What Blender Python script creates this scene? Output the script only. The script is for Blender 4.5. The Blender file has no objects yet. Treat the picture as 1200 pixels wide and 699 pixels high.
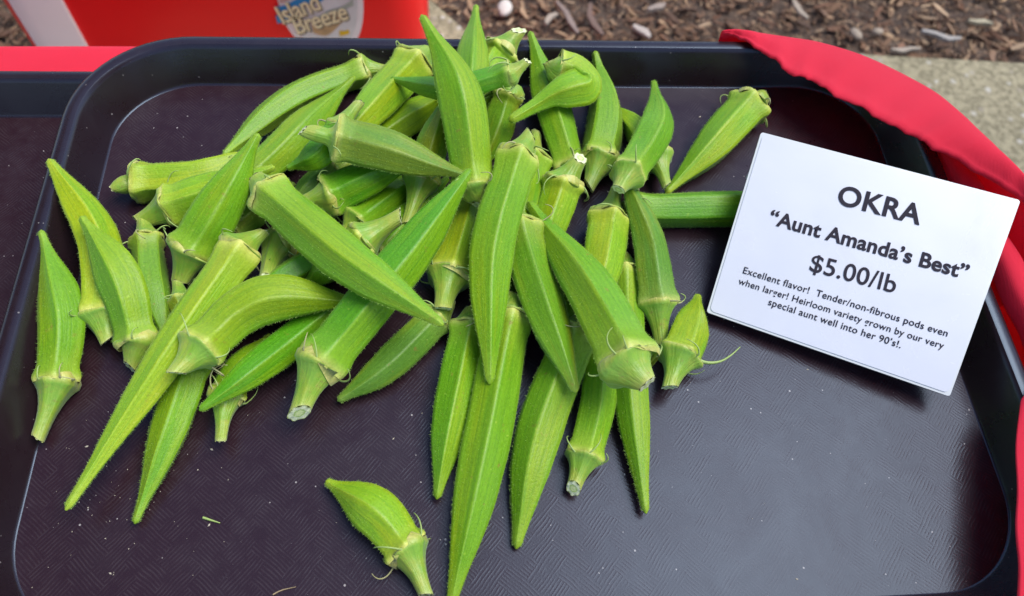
import bpy, bmesh, math, random
from mathutils import Vector, Matrix
import numpy as np

R = math.radians
scene = bpy.context.scene
COL = scene.collection

# ------------------------------------------------------------------ camera
cam_data = bpy.data.cameras.new('camera')
cam = bpy.data.objects.new('camera', cam_data)
COL.objects.link(cam)
scene.camera = cam
cam_data.sensor_width = 36.0
cam_data.lens = 27.0
cam_data.clip_start = 0.01
cam_data.clip_end = 500.0
cam.matrix_world = Matrix([[0.996302, 0.018638, -0.083875, -0.034256], [-0.056326, 0.878845, -0.473771, -0.149804], [0.064883, 0.476743, 0.876645, 0.312369], [0.0, 0.0, 0.0, 1.0]])
cam_data.dof.use_dof = True
cam_data.dof.focus_distance = 0.335
cam_data.dof.aperture_fstop = 12.0

# ------------------------------------------------------------------ light
world = bpy.data.worlds.new('World')
scene.world = world
world.use_nodes = True
wn = world.node_tree.nodes
wl = world.node_tree.links
wn.clear()
w_out = wn.new('ShaderNodeOutputWorld')
w_bg = wn.new('ShaderNodeBackground')
w_sky = wn.new('ShaderNodeTexSky')
w_sky.sky_type = 'NISHITA'
w_sky.sun_disc = False
w_sky.sun_elevation = R(64)
w_sky.sun_rotation = R(80)
w_sky.air_density = 1.0
w_sky.dust_density = 1.0
w_sky.ozone_density = 1.0
w_bg.inputs['Strength'].default_value = 0.15
wl.new(w_sky.outputs[0], w_bg.inputs[0])
wl.new(w_bg.outputs[0], w_out.inputs[0])

sun_data = bpy.data.lights.new('sun', 'SUN')
sun_data.energy = 2.25
sun_data.angle = R(42)
sun_data.color = (1.0, 0.985, 0.965)
sun = bpy.data.objects.new('sun', sun_data)
COL.objects.link(sun)
_el, _az = R(64), R(80)          # azimuth measured from +Y towards +X
_dir = Vector((math.sin(_az) * math.cos(_el), math.cos(_az) * math.cos(_el), math.sin(_el)))
sun.rotation_euler = _dir.to_track_quat('Z', 'Y').to_euler()

scene.view_settings.view_transform = 'Standard'
scene.view_settings.look = 'None'
scene.view_settings.gamma = 1.0
scene.view_settings.exposure = 0.75

# ------------------------------------------------------------------ helpers
def mesh_obj(name, verts, faces, mat=None, parent=None, smooth=True, uvs=None, mats=None, fmat=None, loc=None):
    me = bpy.data.meshes.new(name)
    me.from_pydata([tuple(v) for v in verts], [], faces)
    if uvs is not None:
        uvl = me.uv_layers.new(name='UVMap')
        buf = np.empty(len(me.loops) * 2, dtype=np.float32)
        k = 0
        for fi, f in enumerate(faces):
            for c in uvs[fi]:
                buf[k] = c[0]; buf[k + 1] = c[1]; k += 2
        uvl.data.foreach_set('uv', buf)
    for m in (mats or ([mat] if mat else [])):
        me.materials.append(m)
    if fmat is not None:
        me.polygons.foreach_set('material_index', fmat)
    if smooth:
        me.polygons.foreach_set('use_smooth', [True] * len(me.polygons))
    me.update()
    o = bpy.data.objects.new(name, me)
    COL.objects.link(o)
    if parent is not None:
        o.parent = parent
    if loc is not None:
        o.location = loc
    return o

def empty(name, loc=(0, 0, 0)):
    o = bpy.data.objects.new(name, None)
    o.empty_display_size = 0.01
    COL.objects.link(o)
    o.location = loc
    return o

def tag(o, label=None, cat=None, group=None, kind=None):
    if label: o['label'] = label
    if cat: o['category'] = cat
    if group: o['group'] = group
    if kind: o['kind'] = kind
    return o

def catmull(pts, n):
    pts = [np.array(p, dtype=float) for p in pts]
    e = [2 * pts[0] - pts[1]] + pts + [2 * pts[-1] - pts[-2]]
    L = [0.0]
    for a, b in zip(pts, pts[1:]): L.append(L[-1] + np.linalg.norm(b - a))
    out = []
    for s in n:
        s = s * L[-1]
        j = min(max(int(np.searchsorted(L, s, 'right')) - 1, 0), len(pts) - 2)
        u = (s - L[j]) / (L[j + 1] - L[j])
        a, b, c, d = e[j:j + 4]
        out.append(.5 * ((2 * b) + (c - a) * u + (2 * a - 5 * b + 4 * c - d) * u * u + (3 * b - a - 3 * c + d) * u ** 3))
    return np.array(out), L[-1]

class NT:
    """small shorthand for building node trees"""
    def __init__(self, name):
        self.m = bpy.data.materials.new(name)
        self.m.use_nodes = True
        self.t = self.m.node_tree
        self.t.nodes.clear()
        self.out = self.t.nodes.new('ShaderNodeOutputMaterial')
        self.b = self.t.nodes.new('ShaderNodeBsdfPrincipled')
        self.t.links.new(self.b.outputs[0], self.out.inputs[0])
    def n(self, typ, **kw):
        nd = self.t.nodes.new(typ)
        for k, v in kw.items():
            setattr(nd, k, v)
        return nd
    def l(self, a, b):
        self.t.links.new(a, b)
    def put(self, sock, v):
        if hasattr(v, 'is_linked') or hasattr(v, 'links'):
            self.l(v, sock)
        else:
            sock.default_value = v
    def math(self, op, a, b=None, c=None, clamp=False):
        nd = self.n('ShaderNodeMath', operation=op, use_clamp=clamp)
        self.put(nd.inputs[0], a)
        if b is not None: self.put(nd.inputs[1], b)
        if c is not None: self.put(nd.inputs[2], c)
        return nd.outputs[0]
    def mix(self, fac, a, b, blend='MIX'):
        nd = self.n('ShaderNodeMix', data_type='RGBA', blend_type=blend)
        self.put(nd.inputs[0], fac)
        self.put(nd.inputs[6], a if not isinstance(a, tuple) else (*a, 1.0))
        self.put(nd.inputs[7], b if not isinstance(b, tuple) else (*b, 1.0))
        return nd.outputs[2]
    def ramp(self, fac, stops):
        nd = self.n('ShaderNodeValToRGB')
        self.put(nd.inputs[0], fac)
        cr = nd.color_ramp
        while len(cr.elements) < len(stops):
            cr.elements.new(0.5)
        for e, (p, c) in zip(cr.elements, stops):
            e.position = p
            e.color = (*c, 1.0) if isinstance(c, tuple) else (c, c, c, 1.0)
        return nd.outputs[0]
    def noise(self, vec, scale, detail=3.0, rough=0.55, dim='3D', w=None, dist=0.0):
        nd = self.n('ShaderNodeTexNoise', noise_dimensions=dim)
        if vec is not None: self.l(vec, nd.inputs['Vector'])
        nd.inputs['Scale'].default_value = scale
        nd.inputs['Detail'].default_value = detail
        nd.inputs['Roughness'].default_value = rough
        nd.inputs['Distortion'].default_value = dist
        if w is not None: self.put(nd.inputs['W'], w)
        return nd.outputs[0]
    def mapping(self, vec, scale=(1, 1, 1), rot=(0, 0, 0), loc=(0, 0, 0)):
        nd = self.n('ShaderNodeMapping')
        self.l(vec, nd.inputs[0])
        nd.inputs['Scale'].default_value = scale
        nd.inputs['Rotation'].default_value = rot
        nd.inputs['Location'].default_value = loc
        return nd.outputs[0]
    def bump(self, h, strength, dist, prev=None):
        nd = self.n('ShaderNodeBump')
        nd.inputs['Strength'].default_value = strength
        nd.inputs['Distance'].default_value = dist
        self.l(h, nd.inputs['Height'])
        if prev is not None: self.l(prev, nd.inputs['Normal'])
        return nd.outputs[0]
    def set(self, **kw):
        for k, v in kw.items():
            self.put(self.b.inputs[k.replace('_', ' ')], v if not (isinstance(v, tuple) and len(v) == 3 and 'Color' in k) else (*v, 1.0))
        return self

# ------------------------------------------------------------------ materials
def okra_material(name, mid, alt, deep, pale):
    m = NT(name)
    uv = m.n('ShaderNodeUVMap').outputs[0]
    sep = m.n('ShaderNodeSeparateXYZ'); m.l(uv, sep.inputs[0])
    u, v = sep.outputs[0], sep.outputs[1]
    rnd = m.n('ShaderNodeObjectInfo').outputs['Random']
    w = m.math('MULTIPLY', rnd, 37.0)
    # wide patches of yellower skin, running along the pod
    ang = m.math('MULTIPLY', u, 2 * math.pi)
    comb = m.n('ShaderNodeCombineXYZ')
    m.put(comb.inputs[0], m.math('COSINE', ang)); m.put(comb.inputs[1], m.math('SINE', ang)); m.put(comb.inputs[2], m.math('MULTIPLY', v, 1.3))
    patch = m.noise(comb.outputs[0], 1.05, 2.0, 0.5, '4D', w)
    wn_ = m.n('ShaderNodeTexWhiteNoise', noise_dimensions='2D')
    cw = m.n('ShaderNodeCombineXYZ'); m.put(cw.inputs[0], m.math('FLOOR', m.math('MULTIPLY', u, 5.0))); m.put(cw.inputs[1], w)
    m.l(cw.outputs[0], wn_.inputs['Vector'])
    facet = m.math('MULTIPLY', m.math('SUBTRACT', wn_.outputs['Value'], 0.5), 0.34)
    fac = m.ramp(m.math('ADD', patch, facet), [(0.42, 0.0), (0.62, 1.0)])
    comb2 = m.n('ShaderNodeCombineXYZ')
    m.put(comb2.inputs[0], m.math('MULTIPLY', m.math('COSINE', ang), 5.5)); m.put(comb2.inputs[1], m.math('MULTIPLY', m.math('SINE', ang), 5.5)); m.put(comb2.inputs[2], m.math('MULTIPLY', v, 3.0))
    streak = m.noise(comb2.outputs[0], 1.6, 4.0, 0.6, '4D', w)
    c = m.mix(fac, mid, alt)
    c = m.mix(m.ramp(streak, [(0.36, 0.38), (0.60, 0.0)]), c, deep)
    # ridge lines: paler
    fr = m.math('FRACT', m.math('ADD', m.math('MULTIPLY', u, 5.0), 0.5))
    rid = m.math('ABSOLUTE', m.math('SUBTRACT', fr, 0.5))
    ridge = m.ramp(rid, [(0.0, 0.26), (0.018, 0.12), (0.045, 0.0)])
    c = m.mix(ridge, c, pale)
    # mid-facet seam: a faint dark line
    seam = m.ramp(rid, [(0.46, 0.0), (0.5, 0.35)])
    c = m.mix(seam, c, deep)
    # tip and collar
    tip = m.ramp(v, [(0.0, 0.95), (0.03, 0.70), (0.065, 0.36), (0.20, 0.0), (0.86, 0.0), (1.0, 0.5)])
    cream = m.mix(m.ramp(v, [(0.0, 0.9), (0.025, 0.45), (0.05, 0.0)]), m.mix(0.5, pale, alt), (0.62, 0.60, 0.16))
    c = m.mix(tip, c, cream)
    geo = m.n('ShaderNodeTexCoord').outputs['Object']
    fine = m.noise(geo, 900.0, 2.0, 0.6)
    blem = m.noise(geo, 260.0, 3.0, 0.7, '4D', w)
    c = m.mix(m.ramp(blem, [(0.64, 0.0), (0.74, 0.55)]), c, (0.26, 0.17, 0.03))
    pale_spot = m.ramp(m.noise(geo, 520.0, 1.0, 0.5), [(0.70, 0.0), (0.78, 0.35)])
    c = m.mix(pale_spot, c, pale)
    hsv = m.n('ShaderNodeHueSaturation')
    m.put(hsv.inputs['Hue'], m.math('ADD', m.math('MULTIPLY', rnd, 0.014), 0.491))
    m.put(hsv.inputs['Value'], m.math('ADD', m.math('MULTIPLY', fine, 0.5), 0.75))
    m.l(c, hsv.inputs['Color'])
    m.set(Base_Color=hsv.outputs[0], Roughness=m.math('ADD', m.math('MULTIPLY', fine, 0.25), 0.33))
    m.b.inputs['Specular IOR Level'].default_value = 0.42
    m.b.inputs['Subsurface Weight'].default_value = 0.12
    m.b.inputs['Subsurface Radius'].default_value = (0.6, 1.0, 0.2)
    m.b.inputs['Subsurface Scale'].default_value = 0.003
    m.b.inputs['Sheen Weight'].default_value = 0.07
    m.b.inputs['Sheen Roughness'].default_value = 0.45
    m.b.inputs['Sheen Tint'].default_value = (0.8, 1.0, 0.6, 1)
    nrm = m.bump(streak, 0.20, 0.0010)
    nrm = m.bump(fine, 0.27, 0.0006, nrm)
    m.l(nrm, m.b.inputs['Normal'])
    return m.m

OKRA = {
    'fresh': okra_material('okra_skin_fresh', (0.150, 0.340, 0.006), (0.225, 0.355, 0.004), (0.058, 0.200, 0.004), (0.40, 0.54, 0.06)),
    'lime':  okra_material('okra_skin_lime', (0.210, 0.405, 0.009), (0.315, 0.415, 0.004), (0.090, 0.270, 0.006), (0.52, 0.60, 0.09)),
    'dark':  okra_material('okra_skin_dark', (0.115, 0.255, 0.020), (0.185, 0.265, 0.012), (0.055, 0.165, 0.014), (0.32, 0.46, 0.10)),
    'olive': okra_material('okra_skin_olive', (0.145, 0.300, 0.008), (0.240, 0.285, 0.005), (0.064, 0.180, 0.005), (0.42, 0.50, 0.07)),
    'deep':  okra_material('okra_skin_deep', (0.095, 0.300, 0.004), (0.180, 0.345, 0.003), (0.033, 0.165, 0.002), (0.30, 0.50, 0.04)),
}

def cap_material():
    m = NT('okra_cap_skin')
    uv = m.n('ShaderNodeUVMap').outputs[0]
    sep = m.n('ShaderNodeSeparateXYZ'); m.l(uv, sep.inputs[0])
    v = sep.outputs[1]
    geo = m.n('ShaderNodeTexCoord').outputs['Object']
    rnd = m.n('ShaderNodeObjectInfo').outputs['Random']
    nz = m.noise(geo, 160.0, 3.0, 0.6, '4D', m.math('MULTIPLY', rnd, 20.0))
    c = m.ramp(v, [(0.0, (0.60, 0.55, 0.16)), (0.07, (0.34, 0.42, 0.06)), (0.13, (0.20, 0.38, 0.03)), (0.6, (0.21, 0.36, 0.022)), (0.93, (0.34, 0.43, 0.06)), (1.0, (0.45, 0.48, 0.14))])
    c = m.mix(m.ramp(nz, [(0.45, 0.0), (0.7, 0.6)]), c, (0.42, 0.40, 0.05))
    c = m.mix(m.ramp(nz, [(0.30, 0.6), (0.42, 0.0)]), c, (0.15, 0.32, 0.03))
    m.set(Base_Color=c, Roughness=0.42)
    m.b.inputs['Subsurface Weight'].default_value = 0.15
    m.b.inputs['Subsurface Radius'].default_value = (0.8, 1.0, 0.3)
    m.b.inputs['Subsurface Scale'].default_value = 0.003
    m.b.inputs['Sheen Weight'].default_value = 0.15
    ribn = m.n('ShaderNodeTexNoise'); cmb = m.n('ShaderNodeCombineXYZ')
    m.put(cmb.inputs[0], m.math('MULTIPLY', sep.outputs[0], 34.0)); m.put(cmb.inputs[1], m.math('MULTIPLY', v, 2.0)); m.put(cmb.inputs[2], m.math('MULTIPLY', rnd, 9.0))
    m.l(cmb.outputs[0], ribn.inputs['Vector']); ribn.inputs['Scale'].default_value = 1.0
    c = m.mix(m.ramp(ribn.outputs[0], [(0.45, 0.0), (0.70, 0.45)]), c, (0.13, 0.27, 0.015))
    c = m.mix(m.ramp(m.noise(geo, 330.0, 3.0, 0.7), [(0.62, 0.0), (0.74, 0.6)]), c, (0.24, 0.17, 0.04))
    m.l(c, m.b.inputs['Base Color'])
    nr_ = m.bump(ribn.outputs[0], 0.5, 0.0008)
    m.l(m.bump(m.noise(geo, 500.0, 3.0), 0.35, 0.0006, nr_), m.b.inputs['Normal'])
    return m.m
CAP = cap_material()

def cut_material():
    m = NT('okra_cut_stem')
    uv = m.n('ShaderNodeUVMap').outputs[0]
    sep = m.n('ShaderNodeSeparateXYZ'); m.l(uv, sep.inputs[0])
    geo = m.n('ShaderNodeTexCoord').outputs['Object']
    nz = m.noise(geo, 900.0, 3.0)
    c = m.ramp(m.math('ADD', sep.outputs[1], m.math('MULTIPLY', m.math('SUBTRACT', nz, 0.5), 0.5)),
               [(0.0, (0.70, 0.78, 0.30)), (0.30, (0.66, 0.72, 0.32)), (0.45, (0.36, 0.50, 0.12)), (0.62, (0.72, 0.74, 0.46)), (0.85, (0.74, 0.78, 0.46)), (1.0, (0.36, 0.40, 0.12))])
    m.set(Base_Color=c, Roughness=0.6)
    m.l(m.bump(nz, 0.5, 0.0006), m.b.inputs['Normal'])
    return m.m
CUT = cut_material()

m = NT('okra_fuzz'); m.set(Base_Color=(0.30, 0.47, 0.09), Roughness=0.8)
m.b.inputs['Alpha'].default_value = 1.0
FUZZ = m.m
m = NT('okra_bract'); m.set(Base_Color=(0.33, 0.44, 0.12), Roughness=0.5)
BRACT = m.m
m = NT('okra_bract_dry'); m.set(Base_Color=(0.40, 0.38, 0.17), Roughness=0.6)
BRACT_DRY = m.m

def tray_material(name, weave):
    m = NT(name)
    geo = m.n('ShaderNodeTexCoord').outputs['Object']
    big = m.noise(geo, 14.0, 3.0, 0.6)
    fine = m.noise(geo, 1400.0, 2.0, 0.6)
    smear = m.noise(m.mapping(geo, (1, 1, 1)), 45.0, 4.0, 0.65, dist=0.6)
    base = m.mix(big, (0.019, 0.0075, 0.0105), (0.026, 0.0095, 0.0130)) if weave else m.mix(big, (0.0140, 0.0072, 0.0092), (0.0190, 0.0090, 0.0115))
    # dust: small pale specks, denser in some areas
    vor = m.n('ShaderNodeTexVoronoi', feature='F1'); m.l(geo, vor.inputs['Vector'])
    vor.inputs['Scale'].default_value = 520.0
    sepc = m.n('ShaderNodeSeparateColor'); m.l(vor.outputs['Color'], sepc.inputs[0])
    dens = m.ramp(m.noise(geo, 9.0, 3.0, 0.65), [(0.35, 0.92), (0.65, 0.70)])
    pick = m.math('GREATER_THAN', sepc.outputs[0], dens)
    size = m.math('MULTIPLY', m.math('POWER', sepc.outputs[1], 6.0), 0.20)
    speck = m.math('MULTIPLY', pick, m.math('LESS_THAN', vor.outputs['Distance'], m.math('ADD', size, 0.035)))
    speck = m.math('MULTIPLY', speck, 0.55 if weave else 0.30)
    haze = m.math('MULTIPLY', m.ramp(smear, [(0.45, 0.0), (0.8, 1.0)]), 0.03)
    c = m.mix(haze, base, (0.16, 0.14, 0.14))
    nrm = None
    if weave:
        p = m.mapping(geo, (1 / 0.0082, 1 / 0.0082, 1), (0, 0, R(41)))
        wob = m.n('ShaderNodeVectorMath', operation='ADD')
        nzv = m.n('ShaderNodeTexNoise'); m.l(geo, nzv.inputs['Vector']); nzv.inputs['Scale'].default_value = 70.0
        sc = m.n('ShaderNodeVectorMath', operation='SCALE'); m.l(nzv.outputs['Color'], sc.inputs[0]); sc.inputs['Scale'].default_value = 0.30
        m.l(p, wob.inputs[0]); m.l(sc.outputs[0], wob.inputs[1])
        s = m.n('ShaderNodeSeparateXYZ'); m.l(wob.outputs[0], s.inputs[0])
        px, py = s.outputs[0], s.outputs[1]
        # herringbone: bars two cells long, alternately along x and y
        fx = m.math('FLOOR', px); fy = m.math('FLOOR', py)
        par = m.math('FLOORED_MODULO', m.math('ADD', fx, fy), 4.0)
        along = m.math('LESS_THAN', par, 1.5)
        t = m.n('ShaderNodeMix', data_type='FLOAT'); m.l(along, t.inputs[0]); m.l(px, t.inputs[2]); m.l(py, t.inputs[3])
        ph = m.math('MULTIPLY', t.outputs[0], 2 * math.pi * 6.0)
        wave = m.math('POWER', m.math('ADD', m.math('MULTIPLY', m.math('SINE', ph), 0.5), 0.5), 2.2)
        brk = m.ramp(m.noise(geo, 160.0, 3.0, 0.65), [(0.36, 0.0), (0.60, 1.0)])
        wave = m.math('MULTIPLY', wave, brk)
        nrm = m.bump(wave, 0.17, 0.00018)
        c = m.mix(m.math('MULTIPLY', wave, 0.055), c, (0.30, 0.26, 0.26))
        nrm = m.bump(fine, 0.12, 0.0002, nrm)
    else:
        st = m.noise(m.mapping(geo, (60, 60, 600)), 1.0, 3.0, 0.6)
        nrm = m.bump(st, 0.05, 0.0006)
        nrm = m.bump(fine, 0.10, 0.0002, nrm)
    c = m.mix(speck, c, (0.55, 0.50, 0.46))
    rough = m.math('ADD', m.math('MULTIPLY', smear, 0.16), 0.22 if weave else 0.20)
    m.set(Base_Color=c, Roughness=rough)
    m.b.inputs['Specular IOR Level'].default_value = 0.33 if weave else 0.6
    m.b.inputs['Specular Tint'].default_value = (0.58, 0.77, 1.0, 1)
    m.l(nrm, m.b.inputs['Normal'])
    return m.m
TRAY_FLOOR = tray_material('tray_weave_plastic', True)
TRAY_WALL = tray_material('tray_smooth_plastic', False)

def cloth_material():
    m = NT('red_cloth')
    geo = m.n('ShaderNodeTexCoord').outputs['Object']
    nz = m.noise(geo, 30.0, 3.0)
    wv = m.n('ShaderNodeTexWave', wave_type='BANDS'); m.l(geo, wv.inputs['Vector']); wv.inputs['Scale'].default_value = 700.0
    wv2 = m.n('ShaderNodeTexWave', wave_type='BANDS', bands_direction='Y'); m.l(geo, wv2.inputs['Vector']); wv2.inputs['Scale'].default_value = 700.0
    c = m.mix(nz, (0.88, 0.012, 0.048), (0.94, 0.020, 0.066))
    m.set(Base_Color=c, Roughness=0.75)
    m.b.inputs['Sheen Weight'].default_value = 0.25
    m.b.inputs['Sheen Tint'].default_value = (1, 0.5, 0.55, 1)
    hh = m.math('ADD', wv.outputs[0] if False else wv.outputs['Fac'], wv2.outputs['Fac'])
    nrm = m.bump(hh, 0.35, 0.0003)
    nrm = m.bump(m.noise(geo, 26.0, 4.0, 0.6, dist=0.8), 0.10, 0.004, nrm)
    m.l(nrm, m.b.inputs['Normal'])
    tr = m.n('ShaderNodeBsdfTranslucent'); m.l(c, tr.inputs[0])
    mx = m.n('ShaderNodeMixShader'); mx.inputs[0].default_value = 0.36
    m.l(m.b.outputs[0], mx.inputs[1]); m.l(tr.outputs[0], mx.inputs[2]); m.l(mx.outputs[0], m.out.inputs[0])
    return m.m
CLOTH = cloth_material()

def plain(name, col, rough, nscale=40.0, var=0.12, bump=0.0, bscale=200.0, bdist=0.001, spec=0.5):
    m = NT(name)
    geo = m.n('ShaderNodeTexCoord').outputs['Object']
    nz = m.noise(geo, nscale, 4.0)
    lo = tuple(x * (1 - var) for x in col); hi = tuple(min(1, x * (1 + var)) for x in col)
    m.set(Base_Color=m.mix(nz, lo, hi), Roughness=rough)
    m.b.inputs['Specular IOR Level'].default_value = spec
    if bump:
        m.l(m.bump(m.noise(geo, bscale, 4.0), bump, bdist), m.b.inputs['Normal'])
    return m.m
RED_PLASTIC = plain('red_plastic', (0.92, 0.008, 0.010), 0.3, 8, 0.06)
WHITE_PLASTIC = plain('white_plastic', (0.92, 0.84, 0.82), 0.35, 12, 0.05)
PAPER = plain('sign_paper', (0.60, 0.605, 0.65), 0.25, 60, 0.015)
INK = plain('sign_ink', (0.022, 0.018, 0.028), 0.6, 80, 0.1, spec=0.15)
def paper_material():
    m = NT('sign_card')
    geo = m.n('ShaderNodeTexCoord').outputs['Object']
    a = m.noise(geo, 28.0, 5.0, 0.7, dist=0.5)
    b = m.noise(geo, 520.0, 2.0, 0.5)
    c = m.mix(a, (0.585, 0.590, 0.640), (0.625, 0.628, 0.668))
    c = m.mix(m.ramp(a, [(0.60, 0.0), (0.72, 0.25)]), c, (0.50, 0.49, 0.50))
    c = m.mix(m.ramp(b, [(0.80, 0.0), (0.84, 0.5)]), c, (0.38, 0.36, 0.36))
    m.set(Base_Color=c, Roughness=m.math('ADD', m.math('MULTIPLY', a, 0.25), 0.12))
    m.l(m.bump(m.noise(geo, 14.0, 2.0), 0.25, 0.003), m.b.inputs['Normal'])
    return m.m
PAPER = paper_material()
LAM = plain('laminate_edge', (0.30, 0.28, 0.27), 0.3, 60, 0.1)
LAM_LIGHT = plain('laminate_border', (0.62, 0.63, 0.62), 0.2, 60, 0.06)

def soil_material():
    m = NT('mulch_soil')
    geo = m.n('ShaderNodeTexCoord').outputs['Object']
    a = m.noise(geo, 38.0, 6.0, 0.7)
    b = m.noise(geo, 130.0, 4.0, 0.7)
    c = m.ramp(a, [(0.25, (0.055, 0.034, 0.024)), (0.5, (0.13, 0.085, 0.06)), (0.75, (0.27, 0.195, 0.14))])
    c = m.mix(m.ramp(b, [(0.55, 0.0), (0.75, 0.6)]), c, (0.26, 0.19, 0.13))
    m.set(Base_Color=c, Roughness=0.95)
    m.l(m.bump(m.math('ADD', a, b), 0.9, 0.02), m.b.inputs['Normal'])
    return m.m
SOIL = soil_material()

def chip_material():
    m = NT('bark_chips')
    at = m.n('ShaderNodeVertexColor', layer_name='tint')
    geo = m.n('ShaderNodeTexCoord').outputs['Object']
    nz = m.noise(geo, 260.0, 4.0, 0.7)
    c = m.mix(m.ramp(nz, [(0.35, 0.35), (0.65, 0.0)]), at.outputs[0], (0.055, 0.034, 0.024))
    m.set(Base_Color=c, Roughness=0.9)
    m.l(m.bump(nz, 0.7, 0.003), m.b.inputs['Normal'])
    return m.m
CHIP = chip_material()

def concrete_material():
    m = NT('weathered_concrete')
    geo = m.n('ShaderNodeTexCoord').outputs['Object']
    a = m.noise(geo, 9.0, 5.0, 0.65)
    b = m.noise(geo, 95.0, 4.0, 0.7)
    vor = m.n('ShaderNodeTexVoronoi', feature='F1'); m.l(geo, vor.inputs['Vector']); vor.inputs['Scale'].default_value = 62.0
    sc = m.n('ShaderNodeSeparateColor'); m.l(vor.outputs['Color'], sc.inputs[0])
    c = m.mix(a, (0.285, 0.240, 0.140), (0.45, 0.385, 0.240))
    c = m.mix(m.ramp(b, [(0.40, 0.85), (0.60, 0.0)]), c, (0.15, 0.125, 0.07))
    peb = m.math('MULTIPLY', m.math('GREATER_THAN', sc.outputs[0], 0.70), m.math('LESS_THAN', vor.outputs['Distance'], 0.36))
    c = m.mix(m.math('MULTIPLY', peb, 0.75), c, m.mix(sc.outputs[1], (0.55, 0.51, 0.43), (0.30, 0.25, 0.18)))
    m.set(Base_Color=c, Roughness=0.9)
    m.l(m.bump(m.math('ADD', b, m.math('MULTIPLY', peb, 0.5)), 0.8, 0.006), m.b.inputs['Normal'])
    return m.m
CONCRETE = concrete_material()

# ------------------------------------------------------------------ ground, mulch, concrete
GZ = -0.75
def build_ground():
    v = [(-60, -60, GZ), (60, -60, GZ), (60, 60, GZ), (-60, 60, GZ)]
    o = mesh_obj('mulch_bed', v, [(0, 1, 2, 3)], SOIL)
    tag(o, 'brown mulch covered ground behind the trays', 'ground', kind='structure')
build_ground()

def build_chips():
    rng = random.Random(11)
    verts, faces, cols = [], [], []
    pal = [(0.130, 0.082, 0.055), (0.170, 0.110, 0.075), (0.220, 0.150, 0.100), (0.110, 0.068, 0.046), (0.290, 0.210, 0.140), (0.185, 0.115, 0.075), (0.330, 0.250, 0.175), (0.080, 0.050, 0.036), (0.160, 0.090, 0.060)]
    def chip(x, y, z, L, W, H, yaw, pitch, roll, col):
        M = Matrix.Translation((x, y, z)) @ Matrix.Rotation(yaw, 4, 'Z') @ Matrix.Rotation(pitch, 4, 'Y') @ Matrix.Rotation(roll, 4, 'X')
        b = len(verts)
        bend = rng.uniform(-0.12, 0.12) * L
        n = 4
        for i in range(n):
            s = i / (n - 1) * 2 - 1
            wk = (1 - 0.55 * abs(s) ** rng.uniform(1.5, 3)) * rng.uniform(0.75, 1.1)
            yo = bend * (1 - s * s) + rng.uniform(-0.06, 0.06) * L
            for (a, c) in ((-1, -1), (1, -1), (1, 1), (-1, 1)):
                verts.append(M @ Vector((s * L / 2, yo + a * W / 2 * wk, c * H / 2 * rng.uniform(0.7, 1.1))))
        for i in range(n - 1):
            for k in range(4):
                faces.append((b + i * 4 + k, b + i * 4 + (k + 1) % 4, b + i * 4 + 4 + (k + 1) % 4, b + i * 4 + 4 + k))
        faces.append((b + 3, b + 2, b + 1, b)); q = b + (n - 1) * 4; faces.append((q, q + 1, q + 2, q + 3))
        cols.extend([col] * (n * 4))
    N = 34000
    for i in range(N):
        x = rng.uniform(-1.25, 2.0); y = rng.uniform(0.80, 1.75)
        if in_concrete(x, y): 
            continue
        big = rng.random()
        L = 0.005 + 0.036 * big ** 9 + rng.uniform(0, 0.010)
        W = L * rng.uniform(0.10, 0.42)
        H = min(W * rng.uniform(0.25, 0.6), 0.007)
        c = rng.choice(pal); k = rng.uniform(0.95, 1.65)
        chip(x, y, GZ + rng.uniform(0.001, 0.020), L, W, H, rng.uniform(0, 6.28), rng.gauss(0, 0.30), rng.gauss(0, 0.5), tuple(min(1, a * k * q) for a, q in zip(c, (1.08, 0.95, 0.80))))
    for (x, y, L, W, yaw, col) in CHIPS_BIG:
        chip(x, y, GZ + 0.026, L, W, 0.008, yaw, 0.08, 0.1, col)
    o = mesh_obj('bark_mulch', verts, faces, CHIP, smooth=False)
    ca = o.data.color_attributes.new('tint', 'FLOAT_COLOR', 'POINT')
    buf = np.ones((len(verts), 4), dtype=np.float32); buf[:, :3] = np.array(cols, dtype=np.float32)
    ca.data.foreach_set('color', buf.ravel())
    tag(o, 'loose brown bark chips covering the bed behind the tray', 'mulch', kind='stuff')

CHIPS_BIG = [(0.209, 1.0246, 0.0847, 0.012, -1.197, (0.3, 0.23, 0.19)), (0.3473, 0.987, 0.0402, 0.014, -0.741, (0.55, 0.47, 0.4)), (0.9547, 0.9853, 0.082, 0.013, -0.189, (0.4, 0.36, 0.32)), (0.6797, 1.0542, 0.0512, 0.012, -1.242, (0.42, 0.34, 0.26)), (0.2628, 1.0197, 0.0797, 0.015, -1.296, (0.2, 0.13, 0.1)), (0.3876, 1.0547, 0.0437, 0.013, 0.536, (0.34, 0.27, 0.22)), (1.0514, 1.024, 0.0523, 0.012, -0.171, (0.42, 0.36, 0.24)), (0.8682, 0.9446, 0.0662, 0.01, 0.186, (0.42, 0.34, 0.26)), (0.1748, 1.019, 0.0399, 0.012, 0.971, (0.42, 0.34, 0.26))]
CONC = [(-0.1646, 1.2092), (0.021, 0.9754), (0.2584, 0.963), (0.5055, 0.9504), (0.7576, 0.9375), (1.1004, 0.9161), (1.452, 0.8942), (2.052, 0.8542), (2.2, -1.2), (-0.57, -1.2), (-0.57, 1.15)]          # outline of the concrete, world x,y
def in_concrete(x, y):
    c = False
    n = len(CONC)
    for i in range(n):
        x1, y1 = CONC[i]; x2, y2 = CONC[(i + 1) % n]
        if (y1 > y) != (y2 > y) and x < (x2 - x1) * (y - y1) / (y2 - y1) + x1:
            c = not c
    return c
build_chips()

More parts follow.
